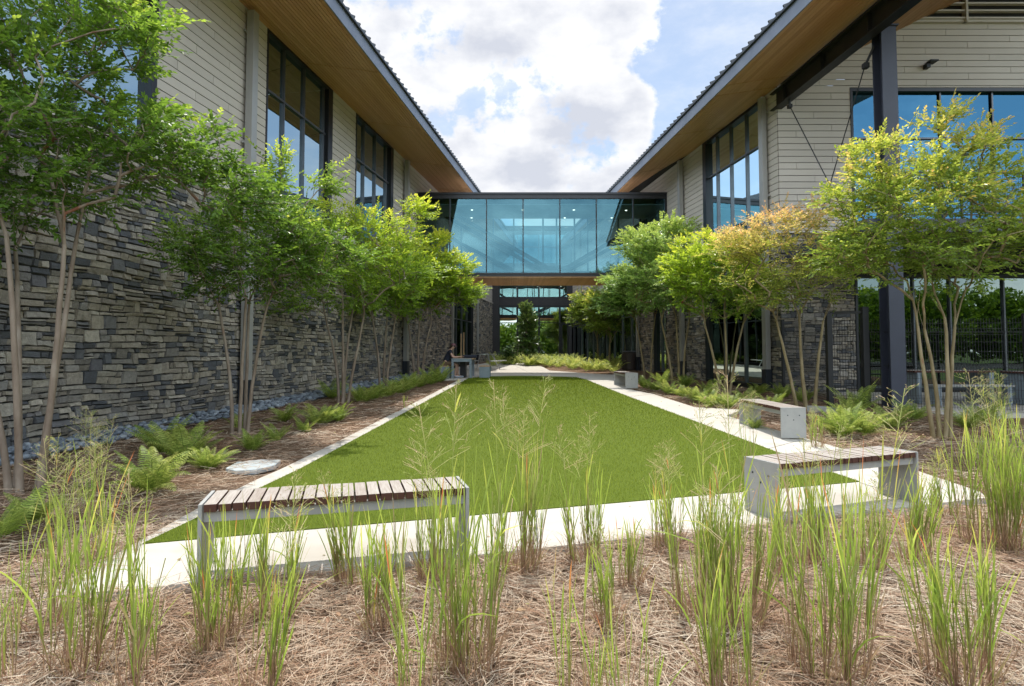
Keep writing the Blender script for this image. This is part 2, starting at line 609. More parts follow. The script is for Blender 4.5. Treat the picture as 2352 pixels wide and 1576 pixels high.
def np_mesh(name, V, loops, sizes, mat, parent=None, loc=None, tone=None, smooth=False):
    """V (n,3) in world coordinates; loops flat vertex indices; sizes of faces"""
    off = LOC.get(parent.name, Vector((0, 0, 0))) if parent is not None else (Vector(loc) if loc is not None else Vector((0, 0, 0)))
    V = np.asarray(V, dtype=np.float32).reshape(-1, 3) - np.array(off, dtype=np.float32)
    loops = np.asarray(loops, dtype=np.int32).ravel()
    sizes = np.asarray(sizes, dtype=np.int32).ravel()
    me = bpy.data.meshes.new(name)
    me.vertices.add(len(V))
    me.vertices.foreach_set('co', V.ravel())
    me.loops.add(len(loops))
    me.loops.foreach_set('vertex_index', loops)
    me.polygons.add(len(sizes))
    st = np.zeros(len(sizes), dtype=np.int32)
    st[1:] = np.cumsum(sizes)[:-1]
    me.polygons.foreach_set('loop_start', st)
    me.polygons.foreach_set('loop_total', sizes)
    me.polygons.foreach_set('use_smooth', np.full(len(sizes), bool(smooth), dtype=bool))
    if tone is not None:
        at = me.attributes.new('tone', 'FLOAT', 'POINT')
        at.data.foreach_set('value', np.asarray(tone, dtype=np.float32).ravel())
    me.update(calc_edges=True)
    me.validate()
    return link_mesh(name, me, mat, parent, loc)


class MB:
    def __init__(s):
        s.v, s.f, s.t = [], [], []

    def add(s, vs, fs, tone=0.0):
        b = len(s.v)
        s.v.extend([tuple(x) for x in vs])
        s.f.extend([tuple(i + b for i in f) for f in fs])
        if isinstance(tone, (int, float)):
            s.t.extend([tone] * len(vs))
        else:
            s.t.extend(tone)
        return s

    def hexa(s, c):
        """8 corners: bottom 0-3 counter-clockwise, top 4-7"""
        return s.add(c, [(0, 3, 2, 1), (4, 5, 6, 7), (0, 1, 5, 4), (1, 2, 6, 5), (2, 3, 7, 6), (3, 0, 4, 7)])

    def box(s, x0, x1, y0, y1, z0, z1):
        return s.hexa([(x0, y0, z0), (x1, y0, z0), (x1, y1, z0), (x0, y1, z0), (x0, y0, z1), (x1, y0, z1), (x1, y1, z1), (x0, y1, z1)])

    def bbox(s, x0, x1, y0, y1, z0, z1, b=.006):
        """box with all edges bevelled"""
        bm = bmesh.new()
        bmesh.ops.create_cube(bm, size=1)
        for v in bm.verts:
            v.co = Vector(((x0 + x1) / 2 + v.co.x * (x1 - x0), (y0 + y1) / 2 + v.co.y * (y1 - y0), (z0 + z1) / 2 + v.co.z * (z1 - z0)))
        bmesh.ops.bevel(bm, geom=bm.edges[:], offset=b, segments=2, profile=.6, affect='EDGES')
        s.bm(bm)
        return s

    def bm(s, bm, mtx=None):
        bm.verts.index_update()
        vs = [(mtx @ v.co) if mtx else v.co.copy() for v in bm.verts]
        s.add(vs, [[v.index for v in f.verts] for f in bm.faces])
        bm.free()

    def bar(s, p, q, w, h, up=(0, 0, 1)):
        """rectangular bar from p to q"""
        p, q = Vector(p), Vector(q)
        d = (q - p).normalized()
        side = d.cross(Vector(up))
        if side.length < 1e-4:
            side = Vector((1, 0, 0))
        side.normalize()
        u = side.cross(d)
        a, b = side * w / 2, u * h / 2
        return s.hexa([p - a - b, p + a - b, q + a - b, q - a - b, p - a + b, p + a + b, q + a + b, q - a + b])

    def tube(s, pts, rad, n=6, cap=True, tone=0.0):
        pts = [Vector(p) for p in pts]
        if isinstance(rad, (int, float)):
            rad = [rad] * len(pts)
        rings, ref = [], None
        for i, p in enumerate(pts):
            d = (pts[min(i + 1, len(pts) - 1)] - pts[max(i - 1, 0)])
            if d.length < 1e-9:
                d = Vector((0, 0, 1))
            d.normalize()
            if ref is None:
                ref = Vector((1, 0, 0)) if abs(d.x) < .9 else Vector((0, 1, 0))
            a = (ref - d * ref.dot(d)).normalized()
            ref = a
            b = d.cross(a)
            rings.append([p + (a * math.cos(2 * math.pi * k / n) + b * math.sin(2 * math.pi * k / n)) * rad[i] for k in range(n)])
        vs = [v for r in rings for v in r]
        fs = []
        for i in range(len(pts) - 1):
            for k in range(n):
                k2 = (k + 1) % n
                fs.append((i * n + k, i * n + k2, (i + 1) * n + k2, (i + 1) * n + k))
        if cap:
            fs.append(tuple(range(n - 1, -1, -1)))
            fs.append(tuple((len(pts) - 1) * n + k for k in range(n)))
        return s.add(vs, fs, tone)

    def cyl(s, x, y, z0, z1, r, n=20, r2=None):
        return s.tube([(x, y, z0), (x, y, z1)], [r, r if r2 is None else r2], n)

    def build(s, name, mat, parent=None, loc=None, smooth=False, tone=False):
        sizes = [len(f) for f in s.f]
        loops = [i for f in s.f for i in f]
        return np_mesh(name, np.array(s.v), loops, sizes, mat, parent, loc, s.t if tone else None, smooth)


def copy_tree(o, loc, rotz=0.0, scale=1.0):
    c = o.copy()
    COL.objects.link(c)
    c.location = loc
    c.rotation_euler = (0, 0, rotz)
    c.scale = (scale,) * 3 if isinstance(scale, (int, float)) else scale
    for ch in list(o.children):
        d = ch.copy()
        COL.objects.link(d)
        d.parent = c
        for g in list(ch.children):
            e = g.copy()
            COL.objects.link(e)
            e.parent = d
    return c


# ------------------------------------------------------------------ wall faces
class Face:
    """wall plane: s runs along dir (unnormalised), n outward, z up"""

    def __init__(s, o, d, n):
        s.o, s.d, s.n = Vector(o), Vector(d), Vector(n).normalized()

    def p(s, a, n, z):
        q = s.o + s.d * a + s.n * n
        return Vector((q.x, q.y, z))

    def box(s, mb, a0, a1, n0, n1, z0, z1):
        mb.hexa([s.p(a0, n0, z0), s.p(a1, n0, z0), s.p(a1, n1, z0), s.p(a0, n1, z0),
                 s.p(a0, n0, z1), s.p(a1, n0, z1), s.p(a1, n1, z1), s.p(a0, n1, z1)])


ML, CL = 0.1598, -8.0237          # left wall  X = CL + ML*y
MR, CR = -0.1376, 10.03           # right wall X = CR + MR*y
YG = 16.8                         # gable wall of the right wing
LF = Face((CL, 0, 0), (ML, 1, 0), (1, -ML, 0))
RF = Face((CR, 0, 0), (MR, 1, 0), (-1, MR, 0))
XG = CR + MR * YG
GF = Face((XG, YG, 0), (1, 0, 0), (0, -1, 0))
ZS, ZT, ZE = 4.88, 9.12, 8.85     # stone top, wall top, eave


def eaveL(y):
    return -5.72 + .1442 * y


def eaveR(y):
    return 7.56 - .0992 * y


def stones(mb, F, regions, seed=1, hrow=.085):
    """ledgestone: irregular blocks laid in wavering courses. regions: (s0,s1,z0,z1)"""
    rg = random.Random(seed)
    for (s0, s1, z0, z1) in regions:
        rows, z = [], z0
        while z < z1 - .03:
            h = hrow * rg.uniform(.7, 1.45)
            if z + h > z1 - .03:
                h = z1 - z
            rows.append((z, z + h))
            z += h

        def wob(s, z):
            if z < z0 + .02 or z > z1 - .02:
                return 0.0
            return .016 * math.sin(s * 1.7 + z * 3.1 + seed) + .009 * math.sin(s * 4.1 - z * 4.3 + 2 * seed)
        busy = [[] for _ in rows]
        for i, (a, b) in enumerate(rows):
            s = s0
            while s < s1 - .02:
                nb = None
                skip = False
                for (p, q) in busy[i]:
                    if p - 1e-4 <= s < q - 1e-4:
                        s = q
                        skip = True
                        break
                    if p > s and (nb is None or p < nb):
                        nb = p
                if skip:
                    continue
                w = rg.choice((rg.uniform(.09, .18), rg.uniform(.16, .28), rg.uniform(.22, .44)))
                e = min(s + w, s1)
                if s1 - e < .06:
                    e = s1
                if nb is not None and e > nb - .05:
                    e = nb
                top = b
                if i + 1 < len(rows) and w < .36 and rg.random() < .15 and rows[i + 1][1] - a < .24:
                    if not any(p < e and q > s for (p, q) in busy[i + 1]):
                        busy[i + 1].append((s, e))
                        top = rows[i + 1][1]
                lay = [(a, top)]
                if top - a > .09 and e - s > .14 and rg.random() < .26:
                    mid = a + (top - a) * rg.uniform(.38, .62)
                    lay = [(a, mid), (mid, top)]
                for (za, zb) in lay:
                    g = .005
                    dep = rg.uniform(.02, .055)
                    j = lambda k=.013: rg.uniform(-k, k)
                    sm = (s + e) / 2 + j(.02)
                    o = [(s + g + j(.003), za + g + j(.009)), (sm, za + g + j(.011)), (e - g + j(.006), za + g + j(.009)),
                         (e - g + j(.006), (za + zb) / 2 + j()), (e - g + j(.008), zb - g + j(.010)), (sm + j(.02), zb - g + j(.012)),
                         (s + g + j(.008), zb - g + j(.010)), (s + g + j(.006), (za + zb) / 2 + j())]
                    ins = rg.uniform(.005, .012)
                    cs, cz = (s + e) / 2, (za + zb) / 2
                    hw, hz = max((e - s) / 2, .02), max((zb - za) / 2, .015)
                    tilt, tlz = j(.016), j(.018)
                    vs = []
                    for (x, y) in o:
                        vs.append(F.p(x, 0.0, y + wob(x, y)))
                    for (x, y) in o:
                        x2 = x - (x - cs) / hw * ins
                        y2 = y - (y - cz) / hz * ins
                        vs.append(F.p(x2, dep + tilt * (x - cs) / hw + tlz * (y - cz) / hz + j(.003), y2 + wob(x2, y2)))
                    fs = [(k, (k + 1) % 8, 8 + (k + 1) % 8, 8 + k) for k in range(8)] + [tuple(range(8, 16))]
                    mb.add(vs, fs)
                s = e


def siding(mb, F, a0, a1, z0, z1, seed=0, blen=2.5, h=.187, cut=None):
    """cement boards with open joints; cut(z) gives the start of the row"""
    rg = random.Random(seed)
    k = 0
    z = z1
    kk = F.d.length
    while z > z0 + .02:
        zb = max(z0, z - h)
        st = a0 if cut is None else max(a0, cut(z))
        off = ((k * 2) % 5) / 5.0 * blen
        x = st
        nxt = a0 - off + blen
        while nxt <= st + .2:
            nxt += blen
        while x < a1 - .01:
            e = min(nxt, a1)
            if a1 - e < .25:
                e = a1
            F.box(mb, x + .005, e - .005, .0, .022 + rg.uniform(-.001, .001), zb + .010, z - .008)
            x = e
            nxt += blen
        z = zb
        k += 1


def window(parent, F, a0, a1, z0, z1, mull, trans, glass='glass', fw=.06, recess=-.10, name='window', depth=.14, far_jamb=None, mw=.022, mm='mullion'):
    fr = MB()
    F.box(fr, a0, a0 + fw, recess - .03, recess + depth, z0, z1)
    F.box(fr, a1 - (far_jamb or fw), a1, recess - .03, recess + depth, z0, z1)
    F.box(fr, a0 + fw, a1 - (far_jamb or fw), recess - .03, recess + depth - .002, z0, z0 + fw)
    F.box(fr, a0 + fw, a1 - (far_jamb or fw), recess - .03, recess + depth - .002, z1 - fw * 1.4, z1)
    w = fr.build(name, M['frame'], parent)
    mu = MB()
    for s in mull:
        F.box(mu, s - mw, s + mw, recess - .025, recess + .062, z0 + fw, z1 - fw * 1.4)
    for z in trans:
        xs = [a0 + fw] + sorted(mull) + [a1 - (far_jamb or fw)]
        for i in range(len(xs) - 1):
            F.box(mu, xs[i] + (.028 if i else 0), xs[i + 1] - (.028 if i < len(xs) - 2 else 0), recess - .02, recess + .058, z - .025, z + .025)
    if mull or trans:
        mu.build('mullion', M[mm], w)
    gl = MB()
    gl.add([F.p(a0 + .02, recess, z0 + .02), F.p(a1 - .02, recess, z0 + .02), F.p(a1 - .02, recess, z1 - .02), F.p(a0 + .02, recess, z1 - .02)], [(0, 1, 2, 3)])
    gl.build('glass', M[glass], w)
    return w


def downspout(parent, F, a, z0, z1, w=.20, boot=.62):
    mb = MB()
    F.box(mb, a - w / 2, a + w / 2, .10, .10 + w * .8, z0 + boot, z1)
    F.box(mb, a - w / 2 - .008, a + w / 2 + .008, .092, .108 + w * .8, z0 + (z1 - z0) * .55, z0 + (z1 - z0) * .55 + .03)
    F.box(mb, a - w / 2 - .008, a + w / 2 + .008, .092, .108 + w * .8, z0 + 2.1, z0 + 2.13)
    for z in (z1 - .5, z1 - 3, z0 + 3.1):
        F.box(mb, a - w / 2 - .05, a + w / 2 + .05, .06, .10, z, z + .05)
    o = mb.build('downspout', M['downspout'], parent)
    mb = MB()
    F.box(mb, a - w / 2 - .02, a + w / 2 + .02, .075, .125 + w * .8, z0 - .1, z0 + boot)
    F.box(mb, a - w / 2 - .03, a + w / 2 + .03, .066, .134 + w * .8, z0 + boot, z0 + boot + .03)
    mb.build('downspout_boot', M['boot'], o)


def soffit_boards(mb, pa, pb, y0, y1, seam=4.0, first=None, w=.105):
    """boards run along y between line pa(y)->(x,z) at the wall and pb(y) at the eave"""
    n = int(round((Vector(pa(y0)) - Vector(pb(y0))).length / w))
    ys = [y0]
    y = first if first is not None else y0 + seam
    while y < y1:
        if y > y0:
            ys.append(y)
        y += seam
    ys.append(y1)
    for i in range(len(ys) - 1):
        ya, yb = ys[i] + .018, ys[i + 1] - .018
        for k in range(n):
            t0, t1 = k / n + .0028, (k + 1) / n - .0028
            q = []
            for yy, t in ((ya, t0), (ya, t1), (yb, t1), (yb, t0)):
                A, B = Vector(pa(yy)), Vector(pb(yy))
                P = A.lerp(B, t)
                q.append(Vector((P.x, yy, P.y)))
            mb.hexa([q[0], q[1], q[2], q[3]] + [p + Vector((0, 0, .02)) for p in q])


def roof_edge(parent, eave, sign, y0, y1, zt, extra=9.0, pitch=.42):
    """standing seam metal roof, seen from below as a row of seam ends along the eave"""
    rf = MB()
    d = Vector((-sign, 0, pitch)).normalized()
    # drip edge
    rf2 = MB()
    A = Vector((eave(y0) + sign * .03, y0, zt))
    B = Vector((eave(y1) + sign * .03, y1, zt))
    rf2.bar(A + Vector((0, 0, .03)), B + Vector((0, 0, .03)), .09, .055)
    rf2.build('drip_edge', M['roof'], parent)
    for yy0, yy1 in ((y0, y1),):
        a0, a1 = Vector((eave(yy0), yy0, zt + .06)), Vector((eave(yy1), yy1, zt + .06))
        rf.hexa([a0, a1, a1 + d * extra, a0 + d * extra] + [q + Vector((0, 0, .03)) for q in (a0, a1, a1 + d * extra, a0 + d * extra)])
    y = y0 + .1
    while y < y1:
        p = Vector((eave(y) + sign * .05, y, zt + .115))
        rf.bar(p, p + d * extra, .05, .075)
        y += .32
    rf.build('roof', M['roof'], parent)


# ------------------------------------------------------------------ left wing
def left_wing():
    b = thing('office_building', 'long wing with stone base and beige boards at left of the lawn', 'building', (CL + ML * 18, 18, 0), 'the two wings beside the lawn')
    y0, y1 = 3.2, 41.6
    bk = MB()
    W0, W1, W2, W3 = (4.6, 10.30), (13.66, 17.0), (18.62, 21.95), (30.6, 35.4)
    # backing wall with openings: solid strips
    def strip(a0, a1, z0, z1):
        LF.box(bk, a0, a1, -.22, -.004, z0, z1)
    strip(y0, W3[0], -.3, ZS)
    strip(W3[1], y1, -.3, ZS)
    strip(W3[0], W3[1], -.3, G(31) + .12)
    for a, c in ((y0, W0[0]), (W0[1], W1[0]), (W1[1], W2[0]), (W2[1], y1)):
        strip(a, c, ZS, ZT)
    for w in (W0, W1, W2):
        strip(w[0], w[1], ZS, ZS + .07)
    bk.build('wall', M['backing'], b)
    st = MB()
    stones(st, LF, [(y0, 24.0, .05, ZS - .06), (24.0, W3[0] - .05, .3, ZS - .06), (W3[1] + .05, y1, .6, ZS - .06)], 3)
    st.build('stone_veneer', M['stone'], b)
    cap = MB()
    LF.box(cap, y0, W3[0], .0, .085, ZS - .06, ZS + .0)
    LF.box(cap, W3[1], y1, .0, .085, ZS - .06, ZS + .0)
    cap.build('sill_course', M['siding'], b)
    for i, (a, c) in enumerate(((y0, W0[0]), (W0[1], W1[0]), (W1[1], W2[0]), (W2[1], y1))):
        sd = MB()
        siding(sd, LF, a, c, ZS + .01, ZT, i)
        sd.build('siding', M['siding'], b)
    window(b, LF, W0[0], W0[1], ZS + .07, ZT - .02, [6.0, 7.4, 8.8], [7.7], 'glass', .05, far_jamb=.12)
    window(b, LF, W1[0], W1[1], ZS + .07, ZT - .02, [14.55, 15.54, 16.62], [7.7], 'glass', .05, far_jamb=.26)
    window(b, LF, W2[0], W2[1], ZS + .07, ZT - .02, [19.45, 20.42, 21.45], [7.7], 'glass', .05, far_jamb=.26)
    window(b, LF, W3[0], W3[1], G(31) + .12, ZS + 2.6, [31.8, 33.0, 34.2], [3.2, 4.9], 'glass_dark', .09)
    it = MB()
    for w in (W0, W1, W2):
        LF.box(it, w[0], w[1], -3.2, -3.0, ZS - .4, ZT)
        LF.box(it, w[0], w[1], -3.0, -.25, ZS - .4, ZS - .2)
        LF.box(it, w[0] - .2, w[0], -3.0, -.25, ZS - .2, ZT)
        LF.box(it, w[1], w[1] + .2, -3.0, -.25, ZS - .2, ZT)
        LF.box(it, w[0], w[1], -3.0, -.25, ZT + .02, ZT + .1)
    LF.box(it, W3[0], W3[1], -3.2, -3.0, .2, 8)
    LF.box(it, W3[0], W3[1], -3.0, -.25, .2, G(31))
    LF.box(it, W3[0] - .2, W3[0], -3.0, -.25, .2, 8)
    LF.box(it, W3[1], W3[1] + .2, -3.0, -.25, .2, 8)
    LF.box(it, W3[0], W3[1], -3.0, -.25, 7.9, 8)
    it.build('interior', M['interior_dark'], b)
    sf = MB()
    soffit_boards(sf, lambda y: (CL + ML * y, ZT), lambda y: (eaveL(y) - .02, ZE), y0, y1, 4.0, 7.35)
    sf.build('soffit', M['soffit'], b)
    sb = MB()
    q = [Vector((CL + ML * y0 - .3, y0, ZT + .08)), Vector((eaveL(y0) - .03, y0, ZE + .03)), Vector((eaveL(y1) - .03, y1, ZE + .03)), Vector((CL + ML * y1 - .3, y1, ZT + .09))]
    sb.hexa(q + [p + Vector((0, 0, .05)) for p in q])
    sb.build('soffit_backing', M['backing'], b)
    fs = MB()
    fs.bar((eaveL(y0), y0, ZE + .16), (eaveL(y1), y1, ZE + .16), .03, .34)
    fs.build('fascia', M['fascia'], b)
    roof_edge(b, eaveL, 1, y0, y1, ZE + .33)
    downspout(b, LF, 12.86, G(12.9), ZT - .12)
    downspout(b, LF, 23.1, G(23.1), ZT - .12)
    downspout(b, LF, 30.2, G(30), ZS - .3, .14)
    downspout(b, LF, 36.1, G(36), ZS + 1.5, .14)
    return b


def right_wing():
    b = thing('office_building', 'wing with gabled porch end, stone base and blue windows at right of the lawn', 'building', (XG, YG, 0), 'the two wings beside the lawn')
    y1 = 41.6
    bk = MB()
    Wb = (17.66, 21.45)

    def strip(a0, a1, z0, z1):
        RF.box(bk, a0, a1, -.22, -.004, z0, z1)
    strip(YG + .01, Wb[0], -.2, ZT)
    strip(Wb[0], Wb[1], -.2, G(18) + .1)
    for (a, c) in ((Wb[1], 24.96), (26.4, 28.2)):
        strip(a, c, -.2, ZS)
    strip(Wb[1], y1, ZS, ZT)
    strip(24.96, 26.4, 4.4, ZS)
    strip(28.2, y1, 4.4, ZS)
    GX1 = 22.0

    def gstrip(a0, a1, z0, z1, n0=-.2, n1=-.004):
        GF.box(bk, a0 - XG, a1 - XG, n0, n1, z0, z1)
    # gable wall: openings for the upper window and the lower glazing
    WX = 9.83                                      # left edge of both windows
    ZW0, ZW1 = 5.0, 9.08
    gstrip(XG + .0, WX, -.2, 9.1)
    gstrip(WX, GX1, 3.66, ZW0)
    gstrip(WX, GX1, ZW1, 9.7)
    gstrip(XG + 1.2, GX1, 9.7, 10.3)
    gstrip(XG + 2.4, GX1, 10.3, 11.05)
    gstrip(XG + 4.0, GX1, 11.05, 14.0)
    gstrip(WX, GX1, -.2, .32)
    bk.build('wall', M['backing'], b)
    st = MB()
    stones(st, RF, [(YG + .02, Wb[0] - .02, .15, ZS - .06), (Wb[1] + .02, 24.94, .25, ZS - .06), (26.42, 28.2, .3, ZS - .06)], 11)
    stones(st, GF, [(-.03, WX - XG - .02, .1, ZS - .06)], 17)
    stones(st, GF, [(WX - XG, 8.5, 4.0, ZS - .3)], 19)
    st.build('stone_veneer', M['stone'], b)
    cap = MB()
    RF.box(cap, YG, Wb[0], 0, .085, ZS - .06, ZS)
    RF.box(cap, Wb[1], 28.2, 0, .085, ZS - .06, ZS)
    GF.box(cap, -.08, WX - XG, 0, .085, ZS - .06, ZS)
    cap.build('sill_course', M['siding'], b)
    sd = MB()
    siding(sd, RF, YG + .0, Wb[0], ZS + .01, ZT, 1)
    sd.build('siding', M['siding'], b)
    sd = MB()
    siding(sd, RF, Wb[1], y1, ZS + .01, ZT, 2)
    sd.build('siding', M['siding'], b)
    sd = MB()
    siding(sd, GF, 0.0, WX - XG, ZS + .01, ZT, 3, 2.6)
    cutg = lambda z: max(0.0, (z - 9.25) / .47)
    siding(sd, GF, 0.0, GX1 - XG, ZW1 + .01, 11.02, 4, 3.1, cut=lambda z: cutg(z) - .3)
    sd.build('siding', M['siding'], b)
    # tall bay window and lower windows on the courtyard side
    window(b, RF, Wb[0], Wb[1], ZS + .02, ZT - .02, [18.62, 19.6, 20.55], [7.75], 'glass', .06, far_jamb=.24)
    window(b, RF, Wb[0], Wb[1], G(18) + .1, ZS - .10, [18.9, 20.2], [], 'glass_dark', .06)
    window(b, RF, 24.96, 26.4, G(25) + .05, 4.4, [25.7], [], 'glass_dark', .06)
    window(b, RF, 28.2, y1, G(28) + .05, 4.4, [29.6, 31, 32.4, 33.8, 35.2, 36.6, 38, 39.4], [3.2], 'glass_dark', .07)
    sp = MB()
    RF.box(sp, Wb[0], Wb[1], -.12, .0, ZS - .098, ZS + .018)
    sp.build('spandrel', M['frame'], b)
    # gable windows
    mx = [10.95, 12.50, 14.02, 15.6, 17.2, 18.8, 20.4]
    window(b, GF, WX - XG, GX1 - XG, ZW0, ZW1, [m - XG for m in mx], [7.62], 'glass_blue', .07)
    dm = [11.55, 12.6, 14.15, 15.7, 17.3, 18.9, 20.5]
    window(b, GF, WX - XG, GX1 - XG, .32, 3.64, [m - XG for m in dm], [], 'glass_dark', .07)
    it = MB()
    RF.box(it, Wb[0], 28.2, -4.2, -4.0, .1, ZT)
    RF.box(it, Wb[0] - .2, 28.2, -4.0, -.25, G(22) - .1, G(22) - .02)
    RF.box(it, Wb[0], 28.2, -4.0, -.25, ZS - .6, ZS - .4)
    RF.box(it, 28.2, y1, -3.2, -3.0, .1, ZT)
    RF.box(it, 28.2, y1, -3.0, -.25, 4.5, 4.6)
    RF.box(it, 28.2, y1, -3.0, -.25, G(33) - .2, G(33) - .1)
    GF.box(it, WX - XG - .3, GX1 - XG, -5.2, -5.0, .0, 9.6)
    GF.box(it, WX - XG - .3, GX1 - XG, -5.0, -.25, 4.0, 4.4)
    GF.box(it, WX - XG - .3, GX1 - XG, -5.0, -.25, 9.2, 9.3)
    GF.box(it, WX - XG - .3, GX1 - XG, -5.0, -.25, .2, .28)
    GF.box(it, GX1 - XG, GX1 - XG + .2, -5.0, -.1, .0, 9.6)
    it.build('interior', M['interior_dark'], b)
    # soffits
    y0 = 8.2
    sf = MB()
    soffit_boards(sf, lambda y: (CR + MR * y, ZT), lambda y: (eaveR(y) + .02, ZE), YG, y1, 4.2, 19.9)
    bx = lambda y: (7.72 + (YG - y) * .075, ZT)
    soffit_boards(sf, bx, lambda y: (eaveR(y) + .02, ZE), y0, YG, 4.2, 11.9)
    # raking soffit of the porch, right of the beam
    soffit_boards(sf, lambda y: (bx(y)[0] + .16, ZT + .06), lambda y: (bx(y)[0] + 9.5, ZT + 4.5), y0, YG, 30)
    sf.build('soffit', M['soffit'], b)
    sb = MB()

    def quad(a, b_, c, d_):
        q = [Vector(a), Vector(b_), Vector(c), Vector(d_)]
        sb.hexa(q + [p + Vector((0, 0, .05)) for p in q])
    quad((bx(y0)[0] + .2, y0, ZT + .08), (bx(YG)[0] + .2, YG, ZT + .08), (eaveR(YG) + .03, YG, ZE + .03), (eaveR(y0) + .03, y0, ZE + .03))
    quad((XG + .3, YG, ZT + .08), (CR + MR * y1 + .3, y1, ZT + .08), (eaveR(y1) + .03, y1, ZE + .03), (eaveR(YG) + .03, YG, ZE + .03))
    quad((bx(y0)[0], y0, ZT + .09), (bx(y0)[0] + 9.5, y0, ZT + 4.54), (bx(YG)[0] + 9.5, YG, ZT + 4.54), (bx(YG)[0], YG, ZT + .09))
    sb.build('soffit_backing', M['backing'], b)
    fs = MB()
    fs.bar((eaveR(y0), y0, ZE + .16), (eaveR(y1), y1, ZE + .16), .03, .34)
    fs.build('fascia', M['fascia'], b)
    roof_edge(b, eaveR, -1, y0, y1, ZE + .33)
    # louvres above the gable window
    lv = MB()
    z = 11.08
    while z < 14.2:
        xs = max(XG + 3.4, XG + (z - 9.25) / .47 - .3)
        GF.box(lv, xs - XG, 14, .04, .16, z, z + .045)
        z += .22
    for x in (13.2, 16.1, 19.0):
        GF.box(lv, x - XG - .03, x - XG + .03, .02, .19, 11.0, 14.2)
    GF.box(lv, 11.3 - XG, 14, .0, .12, 11.0, 11.07)
    lv.build('louvre', M['siding'], b)
    # steel beam (I section), column, tie rods
    bm = MB()
    P0 = Vector((7.70, YG + .15, 0))
    P1 = Vector((7.70 + (YG - y0) * .075, y0, 0))
    for (z, h, w) in ((8.95, .03, .26), (8.71, .45, .03), (8.47, .03, .26)):
        bm.bar(P0 + Vector((0, 0, z)), P1 + Vector((0, 0, z)), w, h)
    for k in range(5):
        p = P0.lerp(P1, .08 + k * .2)
        bm.box(p.x - .11, p.x + .11, p.y - .008, p.y + .008, 8.49, 8.93)
    bm.build('roof_beam', M['steel_black'], b)
    c = MB()
    cx0, cx1, cy0, cy1 = 8.17, 8.50, 12.7, 13.05
    c.box(cx0 + .0, cx1, cy0, cy0 + .03, -.1, 8.62)
    c.box(cx0, cx1, cy1 - .03, cy1, -.1, 8.62)
    c.box((cx0 + cx1) / 2 - .013, (cx0 + cx1) / 2 + .013, cy0 + .03, cy1 - .03, -.1, 8.62)
    c.box(cx0 - .04, cx1 + .04, cy0 - .04, cy1 + .04, 8.62, 8.65)
    c.box(cx0 - .10, cx1 + .10, cy0 - .1, cy1 + .1, G(12.8), G(12.8) + .04)
    c.build('steel_column', M['steel_paint'], b)
    tr = MB()
    zb = 4.35
    a = Vector((7.77, 16.15, 8.28))
    e = Vector((7.97, 13.7, zb))
    tr.tube([a, e], .014, 6)
    tr.tube([a - Vector((0, 0, .02)), a + Vector((0, 0, .25))], .035, 8)
    tr.bbox(a.x - .05, a.x + .05, a.y - .07, a.y + .07, a.z - .06, a.z + .04, .01)
    tr.build('tie_rod', M['steel_black'], b)
    tr = MB()
    a = Vector((8.03, 13.1, 7.9))
    e = Vector((7.87, 15.2, zb))
    tr.tube([a, e], .014, 6)
    tr.bbox(a.x - .04, a.x + .08, a.y - .06, a.y + .06, a.z - .05, a.z + .07, .01)
    tr.tube([a, Vector((8.18, 12.98, 8.3))], .03, 8)
    tr.build('tie_rod', M['steel_black'], b)
    # balcony
    bal = MB()
    bal.box(7.95, 20, 12.9, 13.06, 4.06, 4.36)
    bal.box(7.86, 7.95, 12.9, YG - .1, 4.06, 4.36)
    bal.box(7.95, 20, 13.06, YG - .1, 4.30, 4.35)
    for x in (10, 12, 14, 16, 18):
        bal.box(x, x + .14, 13.07, YG - .1, 4.1, 4.3)
    bo = bal.build('balcony', M['steel_paint'], b)
    rl = MB()
    for x in [8.62 + 1.4 * i for i in range(9)]:
        rl.box(x - .02, x + .02, 12.94, 12.98, 4.36, 5.40)
    rl.box(8.55, 20, 12.93, 12.99, 5.38, 5.42)
    rl.box(8.55, 20, 12.95, 12.97, 4.44, 4.47)
    x = 8.6
    while x < 16.5:
        rl.bar((x, 12.96, 4.46), (x, 12.96, 5.38), .004, .004, (0, 1, 0))
        x += .05
    z = 4.5
    while z < 5.38:
        rl.bar((8.6, 12.955, z), (16.5, 12.955, z), .004, .004)
        z += .05
    rl.build('railing', M['steel_black'], bo)
    downspout(b, RF, 17.3, G(17), ZT - .12, .19)
    downspout(b, RF, 23.1, G(23), ZT - .12, .19)
    downspout(b, RF, 28.1, G(28), ZS - .4, .15)
    lamp = MB()
    q = at_d(2132, 152, YG - .1)
    lamp.bbox(q.x - .10, q.x + .02, YG - .18, YG - .02, q.z - .07, q.z + .06, .01)
    lamp.bbox(q.x - .08, q.x + .16, YG - .32, YG - .06, q.z + .06, q.z + .10, .01)
    lamp.build('floodlight', M['black_plastic'], b)
    return b


